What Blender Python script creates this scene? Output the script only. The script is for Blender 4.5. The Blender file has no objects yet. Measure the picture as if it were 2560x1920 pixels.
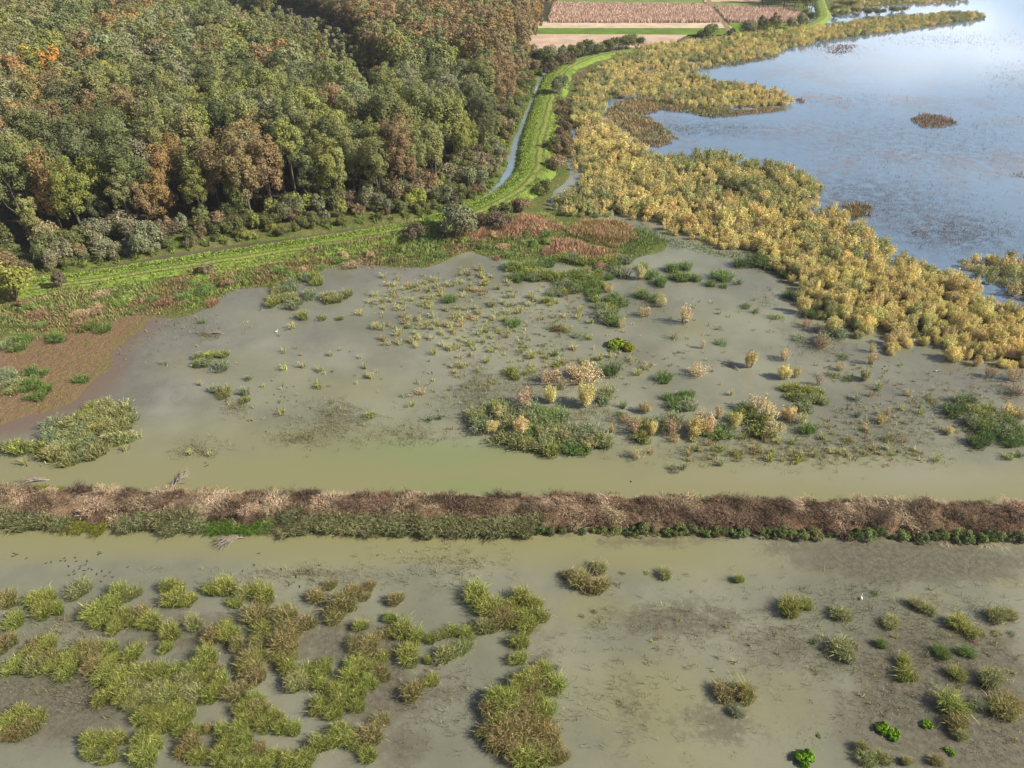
import bpy, math, random
import numpy as np
R = math.radians
rng = np.random.default_rng(7)
random.seed(7)
SC = bpy.context.scene
COL = SC.collection

# ------------------------------------------------------------------ camera, sky, sun, exposure
CAM_H, PITCH, TANX = 70.0, 35.0, 0.695
cam_data = bpy.data.cameras.new("camera")
cam = bpy.data.objects.new("camera", cam_data)
COL.objects.link(cam)
cam.location = (0, 0, CAM_H)
cam.rotation_euler = (R(90 - PITCH), 0, 0)
cam_data.sensor_fit = 'HORIZONTAL'
cam_data.angle = 2 * math.atan(TANX)
cam_data.clip_start = 1.0
cam_data.clip_end = 9000.0
SC.camera = cam

SUN_EL, SUN_AZ = 36.0, 103.0          # azimuth clockwise from +Y (straight ahead)
world = bpy.data.worlds.new("World")
SC.world = world
world.use_nodes = True
wn = world.node_tree
wn.nodes.clear()
sky = wn.nodes.new('ShaderNodeTexSky')
sky.sky_type = 'NISHITA'
sky.sun_disc = False
sky.sun_elevation = R(SUN_EL)
sky.sun_rotation = R(SUN_AZ)
sky.altitude = 100
sky.air_density = 1.0
sky.dust_density = 3.0
sky.ozone_density = 1.5
bg = wn.nodes.new('ShaderNodeBackground')
bg.inputs['Strength'].default_value = 0.05
wo = wn.nodes.new('ShaderNodeOutputWorld')
# pale autumn haze low in the sky with broken cloud banks
tc = wn.nodes.new('ShaderNodeTexCoord')
sep = wn.nodes.new('ShaderNodeSeparateXYZ')
wn.links.new(tc.outputs['Generated'], sep.inputs[0])
def wmath(op, a, b=None):
    n = wn.nodes.new('ShaderNodeMath')
    n.operation = op
    for i, v in enumerate((a, b)):
        if v is None: continue
        if isinstance(v, (int, float)): n.inputs[i].default_value = v
        else: wn.links.new(v, n.inputs[i])
    return n.outputs[0]
def wramp(v, lo, hi, a=0.0, b=1.0):
    n = wn.nodes.new('ShaderNodeMapRange')
    n.interpolation_type = 'SMOOTHSTEP'
    for i, q in ((1, lo), (2, hi), (3, a), (4, b)): n.inputs[i].default_value = q
    wn.links.new(v, n.inputs[0])
    return n.outputs[0]
low = wmath('POWER', wmath('SUBTRACT', 1.0, wmath('ABSOLUTE', sep.outputs[2])), 3.5)
mpw = wn.nodes.new('ShaderNodeMapping')
mpw.inputs['Scale'].default_value = (2.2, 2.2, 7.0)
wn.links.new(tc.outputs['Generated'], mpw.inputs['Vector'])
cn = wn.nodes.new('ShaderNodeTexNoise')
cn.inputs['Scale'].default_value = 1.6
cn.inputs['Detail'].default_value = 6
wn.links.new(mpw.outputs[0], cn.inputs['Vector'])
cl = wmath('MULTIPLY', wramp(cn.outputs[0], .46, .62), wramp(sep.outputs[2], .34, .10))
cl = wmath('MULTIPLY', cl, wramp(sep.outputs[0], .18, .6, .08, 1.0))
def wmix(f, a, b, blend='MIX'):
    n = wn.nodes.new('ShaderNodeMix')
    n.data_type = 'RGBA'
    n.blend_type = blend
    for i, v in ((0, f), (6, a), (7, b)):
        if isinstance(v, (int, float)): n.inputs[i].default_value = v
        elif isinstance(v, tuple): n.inputs[i].default_value = (*v, 1)
        else: wn.links.new(v, n.inputs[i])
    return n.outputs[2]
skyc = wmix(wmath('MULTIPLY', wmath('MULTIPLY', low, .75), wramp(sep.outputs[1], -.1, .7, .06, 1.0)), sky.outputs[0], (16.0, 21.5, 28.0))
skyc = wmix(wmath('MULTIPLY', cl, .8), skyc, (29.0, 31.0, 34.0))
wn.links.new(skyc, bg.inputs['Color'])
wn.links.new(bg.outputs[0], wo.inputs['Surface'])

sun_data = bpy.data.lights.new("sun", 'SUN')
sun = bpy.data.objects.new("sun", sun_data)
COL.objects.link(sun)
sun_data.energy = 5.0
sun_data.angle = R(0.53)
sun_data.color = (1.0, 0.93, 0.80)
sd = np.array([math.sin(R(SUN_AZ)) * math.cos(R(SUN_EL)), math.cos(R(SUN_AZ)) * math.cos(R(SUN_EL)), math.sin(R(SUN_EL))])
from mathutils import Vector
sun.rotation_euler = Vector(-sd).to_track_quat('-Z', 'Y').to_euler()
sun.location = (200, -40, 200)

SC.view_settings.view_transform = 'Standard'
SC.view_settings.look = 'None'
SC.view_settings.exposure = 0.72
SC.view_settings.gamma = 1.0
HAZE = 0.00012
SC.cycles.max_bounces = 6
SC.cycles.diffuse_bounces = 3
SC.cycles.glossy_bounces = 2
SC.cycles.transmission_bounces = 2
SC.cycles.volume_bounces = 0
SC.cycles.use_denoising = True
SC.cycles.denoiser = 'OPENIMAGEDENOISE'
SC.cycles.denoising_input_passes = 'RGB_ALBEDO_NORMAL'
SC.cycles.sample_clamp_indirect = 4.0

# ------------------------------------------------------------------ survey: where things of the photo stand on the ground
CP, SP = math.cos(R(PITCH)), math.sin(R(PITCH))

def ground(px, z=0.0):
    """survey points (photo pixels, 2560 wide) -> x, y on the level z"""
    px = np.atleast_2d(np.asarray(px, float))
    u = (px[:, 0] - 1280) / 1280 * TANX
    v = (960 - px[:, 1]) / 1280 * TANX
    dy = CP + v * SP
    dz = -SP + v * CP
    s = (CAM_H - z) / np.maximum(-dz, 0.02)
    return np.stack([u * s, dy * s], 1)

def seen_at(x, y, z):
    """the reverse: photo pixel of a point"""
    x, y, z = (np.asarray(a, float) for a in (x, y, z))
    dz = z - CAM_H
    depth = y * CP - dz * SP
    up = y * SP + dz * CP
    return 1280 + x / depth / TANX * 1280, 960 - up / depth / TANX * 1280

def tile(ox, oy, pts, f=1.728):
    p = np.asarray(pts, float)
    q = p.copy()
    q[:, 0] = ox + p[:, 0] / f
    q[:, 1] = oy + p[:, 1] / f
    return q

TA = lambda p: tile(0, 0, p)
TB = lambda p: tile(1280, 0, p)
TC = lambda p: tile(0, 640, p)
TD = lambda p: tile(1280, 640, p)
TE = lambda p: tile(0, 1200, p)
TF = lambda p: tile(1280, 1200, p)
Z1 = lambda p: tile(0, 320, p, 3.456)
Z2 = lambda p: tile(900, 480, p, 3.456)
Z3 = lambda p: tile(1100, 800, p, 3.456)
ZL = lambda p: tile(1000, 100, p, 3.456)
ZR = lambda p: tile(1900, 640, p, 3.3515)

def inside(poly, x, y):
    c = np.zeros(np.shape(x), bool)
    n = len(poly)
    for i in range(n):
        x0, y0 = poly[i]
        x1, y1 = poly[(i + 1) % n]
        if y0 == y1:
            continue
        hit = ((y0 > y) != (y1 > y)) & (x < (x1 - x0) * (y - y0) / (y1 - y0) + x0)
        c ^= hit
    return c

def dist_line(line, x, y, closed=False):
    d = np.full(np.shape(x), 1e9)
    n = len(line)
    for i in range(n if closed else n - 1):
        a = line[i]
        b = line[(i + 1) % n]
        e = b - a
        L = max(e @ e, 1e-9)
        t = np.clip(((x - a[0]) * e[0] + (y - a[1]) * e[1]) / L, 0, 1)
        d = np.minimum(d, np.hypot(x - a[0] - t * e[0], y - a[1] - t * e[1]))
    return d

def sdist(poly, x, y):
    d = dist_line(poly, x, y, True)
    return np.where(inside(poly, x, y), d, -d)

def smooth(a, b, v):
    t = np.clip((v - a) / (b - a), 0, 1)
    return t * t * (3 - 2 * t)

def vnoise(x, y, seed=0):
    """value noise in [0,1]"""
    xi, yi = np.floor(x).astype(np.int64), np.floor(y).astype(np.int64)
    fx, fy = x - xi, y - yi
    fx, fy = fx * fx * (3 - 2 * fx), fy * fy * (3 - 2 * fy)
    def h(i, j):
        n = (i * 374761393 + j * 668265263 + seed * 974711) & 0x7fffffff
        n = ((n ^ (n >> 13)) * 1274126177) & 0x7fffffff
        return ((n ^ (n >> 16)) & 0xffff) / 65535.0
    return (h(xi, yi) * (1 - fx) + h(xi + 1, yi) * fx) * (1 - fy) + (h(xi, yi + 1) * (1 - fx) + h(xi + 1, yi + 1) * fx) * fy

def fbm(x, y, seed=0, o=3):
    s, a, t = 0, 1.0, 0
    for k in range(o):
        s = s + a * vnoise(x * 2 ** k + 31.7 * k, y * 2 ** k + 17.3 * k, seed + k)
        t += a
        a *= 0.5
    return s / t

def spline(pts, step):
    """Catmull-Rom resampled at about step metres"""
    p = np.asarray(pts, float)
    p = np.vstack([2 * p[0] - p[1], p, 2 * p[-1] - p[-2]])
    out = []
    for i in range(1, len(p) - 2):
        n = max(2, int(np.linalg.norm(p[i + 1] - p[i]) / step))
        for k in range(n):
            t = k / n
            out.append(0.5 * (2 * p[i] + (p[i + 1] - p[i - 1]) * t + (2 * p[i - 1] - 5 * p[i] + 4 * p[i + 1] - p[i + 2]) * t * t
                              + (3 * p[i] - p[i - 1] - 3 * p[i + 1] + p[i + 2]) * t ** 3))
    out.append(p[-2])
    return np.array(out)

# the green levee beside the ditch
levee_line = spline(ground(np.vstack([[(-330, 766), (-120, 741), (0, 727), (100, 714), (252, 694), (434, 665), (640, 634), (800, 610), (984, 580), (1090, 556)],
                                      ZL([(700, 1455), (1000, 1290), (1150, 1120), (1180, 900), (1230, 700), (1268, 560), (1310, 430), (1375, 290), (1490, 205), (1690, 128), (1900, 92)]),
                                      [(1640, 117), (1760, 104), (1900, 86), (2010, 66), (2056, 42), (2054, 15), (2045, -25)]]), 1.3), 3.0)
ditch_line = spline(ground(np.vstack([Z1([(-900, 1465), (-300, 1400), (0, 1365), (270, 1322), (870, 1235), (1500, 1120), (2212, 1008)]), TA([(1300, 1035), (1500, 1000), (1700, 975), (1840, 955)]),
                                      ZL([(600, 1450), (790, 1360), (900, 1260), (980, 1130), (1000, 1000), (1040, 870), (1100, 720), (1165, 560), (1215, 420), (1260, 320), (1340, 240)])]), 0.2), 3.0)
far_ditch_line = spline(ground(TB([(1296, 112), (1300, 75), (1299, 40), (1292, 0), (1285, -40)]), 0.3), 6.0)

def width_at(line, tab):
    py = seen_at(line[:, 0], line[:, 1], 0)[1]
    return np.interp(py, [a for a, _ in tab], [b for _, b in tab])

mainland = ground(np.vstack([TC([(-900, 900), (-300, 790), (0, 738), (180, 690), (330, 620), (400, 560), (450, 500), (480, 410), (560, 330), (620, 255), (690, 240), (760, 248), (870, 228),
                                 (930, 195), (1000, 150), (1150, 128), (1330, 105), (1400, 52), (1480, 48)]),
                             Z2([(20, 655), (280, 650), (600, 650), (760, 570), (940, 505), (1130, 560), (1350, 600), (1600, 600), (1900, 650), (2050, 690), (2230, 620), (2400, 560)]),
                             TB([(600, 1080), (640, 1040), (500, 960), (300, 935), (170, 890), (150, 830), (230, 760), (250, 600), (262, 520), (300, 400), (380, 300), (460, 245), (700, 180), (1000, 150), (1300, 105), (1380, 60), (1500, 30), (1800, 10), (1900, -40)]),
                             [(2400, -110), (-1500, -110), (-2500, 500), (-1500, 900)]]))
mudflat = ground(TC([(-400, 850), (0, 740), (180, 690), (330, 620), (400, 560), (450, 500), (480, 410), (570, 330), (640, 255), (560, 250), (330, 330), (200, 360), (0, 400), (-400, 470)]))
thicket_far = ground(TB([(262, 440), (300, 355), (400, 280), (470, 245), (600, 215), (800, 195), (1000, 165), (1200, 145), (1400, 108), (1700, 75), (1900, 58), (2030, 62), (2045, 80), (1900, 100), (1700, 130), (1500, 156),
                         (1300, 186), (1200, 212), (1130, 240), (1000, 262), (860, 285), (770, 312), (860, 355), (1000, 372), (1090, 388), (1180, 415), (1210, 445), (1170, 462), (1000, 472),
                         (850, 472), (700, 456), (560, 438), (430, 432), (400, 480), (370, 540), (265, 540)]))
thicket_main = ground(np.vstack([TB([(262, 500), (380, 500), (430, 540), (500, 590), (560, 640), (640, 690), (760, 672), (900, 668), (1000, 700), (1150, 725), (1250, 752), (1330, 790), (1345, 830), (1310, 880), (1290, 950),
                                     (1360, 925), (1440, 930), (1500, 980), (1600, 1040), (1700, 1110), (1800, 1150), (1920, 1215)]),
                                 TD([(1960, 120), (2060, 200), (2230, 260), (2400, 330), (2400, 560), (2220, 500), (2100, 492), (1980, 475), (1900, 455), (1840, 390), (1760, 385), (1690, 420), (1600, 430), (1500, 360), (1380, 310),
                                     (1280, 235), (1230, 190), (1200, 110), (1090, 60)]),
                                 TB([(1040, 1085), (900, 1075), (800, 1040), (690, 1020), (620, 965), (500, 950), (330, 935), (255, 935), (170, 905), (180, 860), (300, 790), (255, 700), (275, 600)])]))
brown_fringe = [ground(TB([(395, 490), (440, 440), (560, 425), (700, 445), (860, 470), (1000, 475), (1180, 462), (1190, 480), (1000, 500), (880, 512), (760, 490), (640, 478), (570, 500), (640, 540), (720, 600), (640, 640), (540, 620), (470, 560), (420, 540)])),
                ground(TB([(780, 300), (860, 278), (1000, 258), (1140, 235), (1160, 245), (1010, 275), (850, 300)])),
                ground(TD([(1930, 15), (2040, 10), (2150, 20), (2300, 10), (2300, 230), (2180, 190), (2060, 120), (1980, 80)]))]
dike_line = spline(np.array([[-170, 72.8], [-90, 71.7], [-48, 71.0], [-20, 70.4], [0, 70.1], [25, 69.5], [50, 68.9], [90, 68.2], [170, 67.0]]), 1.0)
DIKE_HALF = 3.6
levee_half = width_at(levee_line, [(60, 3.6), (100, 4.5), (150, 5.0), (250, 5.4), (330, 5.4), (480, 5.2), (560, 5.0), (720, 4.6)])

def near_i(line, x, y):
    best = np.full(np.shape(x), 1e9)
    idx = np.zeros(np.shape(x), int)
    for i, p in enumerate(line):
        d = (x - p[0]) ** 2 + (y - p[1]) ** 2
        m = d < best
        best = np.where(m, d, best)
        idx = np.where(m, i, idx)
    return idx

def land_height(x, y):
    x, y = np.asarray(x, float), np.asarray(y, float)
    n1 = fbm(x * .09, y * .09, 3) - .5
    s = sdist(mainland, x, y)
    z = -0.75 + 0.85 * smooth(-5, 0.5, s + 5 * n1) + 0.65 * smooth(2, 14, s)
    sm = sdist(mudflat, x, y)
    z = np.where(sm > -2, np.minimum(z, 0.06 + 0.10 * smooth(-1, 10, sm + 4 * n1)), z)
    st = np.maximum(sdist(thicket_main, x, y), sdist(thicket_far, x, y))
    z = np.maximum(z, -0.7 + 0.72 * smooth(-3, 3, st + 3 * n1) + 0.18 * n1)
    dd = dist_line(ditch_line, x, y)
    dd = np.minimum(dd, dist_line(far_ditch_line, x, y))
    z = np.where(dd < 7, np.minimum(z, -0.5 + 1.1 * smooth(1.0, 3.4, dd + 1.8 * n1)), z)
    return z + 0.10 * n1

def full_height(x, y):
    z = land_height(x, y)
    dl = dist_line(levee_line, np.asarray(x, float), np.asarray(y, float))
    z = np.maximum(z, 1.45 - 1.6 * smooth(3.2, 6.4, dl))
    dk = dist_line(dike_line, np.asarray(x, float), np.asarray(y, float))
    z = np.maximum(z, 1.35 - 1.9 * smooth(1.2, DIKE_HALF + .3, dk))
    return z

# ------------------------------------------------------------------ mesh helpers
def build(name, V, Q, mats, fattr=None, vattr=None, smooth_shade=False, mat_index=None):
    """one mesh from numpy verts and quads (or tris); fattr / vattr: {name: values} face / point attributes"""
    me = bpy.data.meshes.new(name)
    V = np.asarray(V, np.float32)
    Q = np.asarray(Q, np.int32)
    k = Q.shape[1]
    me.vertices.add(len(V))
    me.vertices.foreach_set('co', V.ravel())
    me.loops.add(Q.size)
    me.loops.foreach_set('vertex_index', Q.ravel())
    me.polygons.add(len(Q))
    me.polygons.foreach_set('loop_start', np.arange(0, Q.size, k, dtype=np.int32))
    if mat_index is not None:
        me.polygons.foreach_set('material_index', np.asarray(mat_index, np.int32))
    me.update(calc_edges=True)
    if smooth_shade:
        me.polygons.foreach_set('use_smooth', np.ones(len(Q), bool))
    for dom, dct in (('FACE', fattr), ('POINT', vattr)):
        for key, val in (dct or {}).items():
            val = np.asarray(val, np.float32)
            if val.ndim == 2:
                at = me.attributes.new(key, 'FLOAT_VECTOR', dom)
                at.data.foreach_set('vector', val.ravel())
            else:
                at = me.attributes.new(key, 'FLOAT', dom)
                at.data.foreach_set('value', val)
    for m in (mats if isinstance(mats, (list, tuple)) else [mats]):
        me.materials.append(m)
    return me

def unit(a):
    return a / np.maximum(np.linalg.norm(a, axis=-1, keepdims=True), 1e-9)

def leaf_quads(C, N, size, r, slim=0.62):
    """a leaf (or leaf spray) quad at each centre C facing N"""
    n = len(C)
    N = unit(N)
    a = unit(np.cross(N, unit(r.normal(size=(n, 3)))))
    b = np.cross(N, a)
    s = np.asarray(size).reshape(-1, 1) * 0.5
    w = s * slim
    V = np.stack([C - a * s, C + b * w + a * s * r.uniform(-.3, .3, (n, 1)), C + a * s, C - b * w + a * s * r.uniform(-.3, .3, (n, 1))], 1).reshape(-1, 3)
    Q = np.arange(4 * n).reshape(n, 4)
    return V, Q

def tube(P, rad, sides=6):
    P = np.asarray(P, float)
    n = len(P)
    T = unit(np.gradient(P, axis=0))
    ref = np.array([0.31, 0.95, 0.05])
    A = unit(np.cross(T, ref))
    B = np.cross(T, A)
    ang = np.linspace(0, 2 * math.pi, sides, endpoint=False)
    rad = np.asarray(rad, float).reshape(-1, 1, 1)
    V = P[:, None, :] + rad * (np.cos(ang)[None, :, None] * A[:, None, :] + np.sin(ang)[None, :, None] * B[:, None, :])
    i = np.arange(n - 1)[:, None] * sides
    j = np.arange(sides)[None, :]
    j2 = (j + 1) % sides
    Q = np.stack([i + j, i + j2, i + sides + j2, i + sides + j], -1).reshape(-1, 4)
    return V.reshape(-1, 3), Q

class Parts:
    def __init__(self):
        self.V, self.Q, self.a, self.n = [], [], {}, 0
    def add(self, V, Q, **attr):
        self.V.append(V)
        self.Q.append(Q + self.n)
        self.n += len(V)
        for k, v in attr.items():
            self.a.setdefault(k, []).append(np.broadcast_to(np.asarray(v, float), (len(Q),) if np.ndim(v) < 2 else np.shape(v)))
    def arrays(self):
        return np.vstack(self.V), np.vstack(self.Q), {k: np.concatenate(v) for k, v in self.a.items()}

def blades(root, height, lean, width, r, rows=4, droop=0.0):
    """tapering grass blades: root (n,3), lean (n,2) metres the tip travels sideways; 't' runs 0..1 up the blade"""
    n = len(root)
    ts = np.linspace(0, 1, rows)
    side = r.normal(size=(n, 2))
    side = unit(side)
    V = np.zeros((n, rows, 2, 3))
    tt = np.zeros((n, rows, 2))
    for k, t in enumerate(ts):
        z = height * (t - droop * t * t * t)
        c = root + np.stack([lean[:, 0] * t ** 1.7, lean[:, 1] * t ** 1.7, z], 1)
        w = (width * (1 - 0.85 * t ** 1.5) * .5)[:, None] * np.concatenate([side, np.zeros((n, 1))], 1)
        V[:, k, 0] = c - w
        V[:, k, 1] = c + w
        tt[:, k] = t
    base = np.arange(n)[:, None, None] * (rows * 2)
    k = np.arange(rows - 1)[None, :, None] * 2
    Q = base + k + np.array([0, 1, 3, 2])[None, None, :]
    return V.reshape(-1, 3), Q.reshape(-1, 4), tt.reshape(-1)

# ------------------------------------------------------------------ materials
def nt(name):
    m = bpy.data.materials.new(name)
    m.use_nodes = True
    t = m.node_tree
    t.nodes.clear()
    out = t.nodes.new('ShaderNodeOutputMaterial')
    return m, t, out

def N(t, kind, **kw):
    n = t.nodes.new(kind)
    for k, v in kw.items():
        if k in n.inputs and not hasattr(n, k):
            n.inputs[k].default_value = v
        else:
            setattr(n, k, v)
    return n

def attr(t, name, kind='GEOMETRY'):
    n = t.nodes.new('ShaderNodeAttribute')
    n.attribute_name = name
    n.attribute_type = kind
    return n

def math_(t, op, a, b=None, clamp=False):
    n = t.nodes.new('ShaderNodeMath')
    n.operation = op
    n.use_clamp = clamp
    for i, v in enumerate((a, b)):
        if v is None:
            continue
        if isinstance(v, (int, float)):
            n.inputs[i].default_value = v
        else:
            t.links.new(v, n.inputs[i])
    return n.outputs[0]

def mix(t, f, a, b, blend='MIX'):
    n = t.nodes.new('ShaderNodeMix')
    n.data_type = 'RGBA'
    n.blend_type = blend
    for i, v in ((0, f), (6, a), (7, b)):
        if isinstance(v, (int, float)):
            n.inputs[i].default_value = v
        elif isinstance(v, tuple):
            n.inputs[i].default_value = (*v[:3], 1)
        else:
            t.links.new(v, n.inputs[i])
    return n.outputs[2]

def noise(t, scale, detail=3, rough=.55, vec=None, w=None):
    n = t.nodes.new('ShaderNodeTexNoise')
    n.inputs['Scale'].default_value = scale
    n.inputs['Detail'].default_value = detail
    n.inputs['Roughness'].default_value = rough
    if vec is None:
        g = t.nodes.new('ShaderNodeNewGeometry')
        vec = g.outputs['Position']
    t.links.new(vec, n.inputs['Vector'])
    return n

def ramp(t, v, lo, hi):
    n = t.nodes.new('ShaderNodeMapRange')
    n.interpolation_type = 'SMOOTHSTEP'
    n.inputs[1].default_value = lo
    n.inputs[2].default_value = hi
    t.links.new(v, n.inputs[0])
    return n.outputs[0]

def leaf_shader(t, out, col, trans=0.3, rough=None):
    d = N(t, 'ShaderNodeBsdfDiffuse')
    tr = N(t, 'ShaderNodeBsdfTranslucent')
    ms = N(t, 'ShaderNodeMixShader')
    ms.inputs[0].default_value = trans
    t.links.new(col, d.inputs['Color'])
    t.links.new(col, tr.inputs['Color'])
    t.links.new(d.outputs[0], ms.inputs[1])
    t.links.new(tr.outputs[0], ms.inputs[2])
    t.links.new(ms.outputs[0], out.inputs['Surface'])

def make_leaf_mat(name, kind, trans=0.3, spread=0.75):
    m, t, out = nt(name)
    tint = attr(t, 'tint', kind).outputs['Color']
    var = attr(t, 'var').outputs['Fac']
    hue = attr(t, 'hue').outputs['Fac']
    k = math_(t, 'ADD', math_(t, 'MULTIPLY', var, spread), 1 - spread * .5)
    col = mix(t, 1.0, tint, k, 'MULTIPLY')
    warm = mix(t, 1.0, col, (1.16, 1.03, .82), 'MULTIPLY')
    col = mix(t, hue, col, warm)
    leaf_shader(t, out, col, trans)
    return m

LEAF = make_leaf_mat('foliage', 'INSTANCER', .25, 1.0)
LEAF_M = make_leaf_mat('foliage_mass', 'GEOMETRY', .25, 1.0)

def make_blade_mat(name, kind):
    m, t, out = nt(name)
    tint = attr(t, 'tint', kind).outputs['Color']
    tip = attr(t, 'tip', kind).outputs['Color']
    var = attr(t, 'var').outputs['Fac']
    hue = attr(t, 'hue').outputs['Fac']
    h = attr(t, 'along').outputs['Fac']
    f = math_(t, 'MULTIPLY', ramp(t, h, .25, .95), math_(t, 'ADD', math_(t, 'MULTIPLY', hue, 1.1), .1), True)
    col = mix(t, f, tint, tip)
    k = math_(t, 'ADD', math_(t, 'MULTIPLY', var, 1.1), .45)
    col = mix(t, 1.0, col, k, 'MULTIPLY')
    leaf_shader(t, out, col, .3)
    return m

BLADE = make_blade_mat('reed_blades', 'INSTANCER')
BLADE_M = make_blade_mat('grass_mass', 'GEOMETRY')

def make_bark(name, col):
    m, t, out = nt(name)
    n = noise(t, 2.2, 4)
    c = mix(t, n.outputs[0], tuple(.6 * v for v in col), tuple(1.35 * v for v in col))
    d = N(t, 'ShaderNodeBsdfDiffuse')
    t.links.new(c, d.inputs['Color'])
    t.links.new(d.outputs[0], out.inputs['Surface'])
    return m

BARK = make_bark('bark', (.125, .105, .085))
TWIG = make_bark('twigs', (.20, .15, .11))
DEADWOOD = make_bark('dead_wood', (.26, .22, .185))

# ------------------------------------------------------------------ ground sheet
def axis(lo, hi, near, first, grow, far):
    """grid lines: fine between lo and hi, then growing out to far"""
    a = list(np.arange(lo, hi, near))
    s, v = first, hi
    while v < far:
        a.append(v)
        v += s
        s *= grow
    return a

def make_axis_x():
    pos = axis(0, 120, 1.3, 1.6, 1.06, 6000)
    return np.array([-v for v in pos[:0:-1]] + pos)

gx = make_axis_x()
gy = np.array([-400, -150, -60, -20, 0, 10, 20] + axis(28, 200, 1.3, 1.5, 1.022, 8000))
GX, GY = np.meshgrid(gx, gy)
fx, fy = GX.ravel(), GY.ravel()
near = (np.abs(fx) < 700) & (fy < 900) & (fy > 0)
gz = np.full(len(fx), 0.8)
gz[near] = land_height(fx[near], fy[near])
gz[fy <= 28] = np.where(np.abs(fx[fy <= 28]) < 700, -0.75, .8)
gi = np.arange(len(gx) * len(gy)).reshape(len(gy), len(gx))
gq = np.stack([gi[:-1, :-1], gi[:-1, 1:], gi[1:, 1:], gi[1:, :-1]], -1).reshape(-1, 4)
forest_poly = ground([(-700, 760), (-200, 690), (0, 648), (200, 618), (434, 588), (640, 560), (850, 538), (1000, 510), (1090, 482), (1160, 440), (1215, 390), (1250, 330), (1285, 270), (1305, 215), (1325, 165), (1340, 118), (1362, 78), (1388, 25), (1400, -30), (1410, -75), (-900, -75), (-2000, 300)])
ms_forest = np.zeros(len(fx)); ms_mud = np.zeros(len(fx)); ms_wet = np.zeros(len(fx)); ms_green = np.zeros(len(fx))
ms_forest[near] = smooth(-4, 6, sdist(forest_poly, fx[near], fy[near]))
ms_mud[near] = smooth(-5, 3, sdist(mudflat, fx[near], fy[near]))
ms_wet[near] = smooth(-2, 3, np.maximum(sdist(thicket_main, fx[near], fy[near]), sdist(thicket_far, fx[near], fy[near])))
m, t, out = nt('soil_and_grass')
n1 = noise(t, .12, 5, .65)
n2 = noise(t, 1.1, 5, .7)
n3 = noise(t, .35, 4, .6)
grass = mix(t, ramp(t, n1.outputs[0], .35, .65), (.11, .15, .035), (.17, .165, .06))
grass = mix(t, ramp(t, n3.outputs[0], .55, .7), grass, (.18, .24, .035))
grass = mix(t, ramp(t, n2.outputs[0], .3, .75), mix(t, 1., grass, (.55, .55, .5), 'MULTIPLY'), grass)
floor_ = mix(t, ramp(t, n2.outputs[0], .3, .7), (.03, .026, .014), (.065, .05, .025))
mud = mix(t, ramp(t, n2.outputs[0], .42, .62), (.20, .125, .075), (.15, .115, .055))
mud = mix(t, ramp(t, n1.outputs[0], .5, .68), mud, (.19, .13, .085))
mud = mix(t, ramp(t, n3.outputs[0], .60, .72), mud, (.13, .15, .03))
wet = mix(t, ramp(t, n2.outputs[0], .35, .65), (.045, .04, .022), (.085, .085, .03))
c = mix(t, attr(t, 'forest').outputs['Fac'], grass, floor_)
c = mix(t, attr(t, 'mud').outputs['Fac'], c, mud)
c = mix(t, attr(t, 'wet').outputs['Fac'], c, wet)
p = N(t, 'ShaderNodeBsdfPrincipled', Roughness=.9)
p.inputs['Specular IOR Level'].default_value = .15
t.links.new(c, p.inputs['Base Color'])
b = N(t, 'ShaderNodeBump', Strength=.9, Distance=.5)
t.links.new(n2.outputs[0], b.inputs['Height'])
t.links.new(b.outputs[0], p.inputs['Normal'])
t.links.new(p.outputs[0], out.inputs['Surface'])
SOIL = m

def link(name, me, kind=None, label=None, category=None, group=None, parent=None):
    o = bpy.data.objects.new(name, me)
    COL.objects.link(o)
    if kind: o['kind'] = kind
    if label: o['label'] = label
    if category: o['category'] = category
    if group: o['group'] = group
    if parent: o.parent = parent
    return o

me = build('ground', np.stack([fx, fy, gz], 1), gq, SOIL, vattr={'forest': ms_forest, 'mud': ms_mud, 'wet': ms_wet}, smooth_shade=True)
link('ground', me, 'structure', 'marsh bed, forest soil and meadow ground under everything', 'ground')

# ------------------------------------------------------------------ water sheet
wx = np.array([-6000, -1500, -400, -200, -130] + list(np.arange(-100, 100.1, 1.25)) + list(np.arange(104, 330, 4)) + [400, 700, 1500, 3000])
wy = np.array([-400, -100, 0, 20] + list(np.arange(30, 180, 1.25)) + list(np.arange(182, 470, 4)) + [480, 520, 600, 900])
WX, WY = np.meshgrid(wx, wy)
qx, qy = WX.ravel(), WY.ravel()
ppx, ppy = seen_at(qx, np.maximum(qy, 22), np.zeros(len(qx)))
def blobs(lst, tr):
    """soft patches: centre, half width, half height in the survey picture, strength"""
    v = np.zeros(len(qx))
    for (cx, cy, rx, ry, s) in lst:
        (c,), f = tr([(cx, cy)]), 1.728
        g = ground([c])[0]
        e = ground([(c[0] + rx / f, c[1]), (c[0], c[1] - ry / f), (c[0], c[1] + ry / f)])
        ax, ay = abs(e[0][0] - g[0]), abs(e[1][1] - e[2][1]) * .5
        v = np.maximum(v, s * np.exp(-(((qx - g[0]) / ax) ** 2 + ((qy - g[1]) / ay) ** 2)))
    return v
dkd = dist_line(dike_line, qx, qy)
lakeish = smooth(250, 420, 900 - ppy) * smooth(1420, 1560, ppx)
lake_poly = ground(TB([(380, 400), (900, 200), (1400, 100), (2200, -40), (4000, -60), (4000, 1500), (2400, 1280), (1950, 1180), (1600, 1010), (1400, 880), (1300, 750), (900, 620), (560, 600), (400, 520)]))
lakeish = smooth(-30, -10, sdist(lake_poly, qx, qy)) * smooth(-4, 8, 60 + sdist(lake_poly, qx, qy)) * (1 - smooth(-2, 5, sdist(thicket_main, qx, qy)) * 0)
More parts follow.
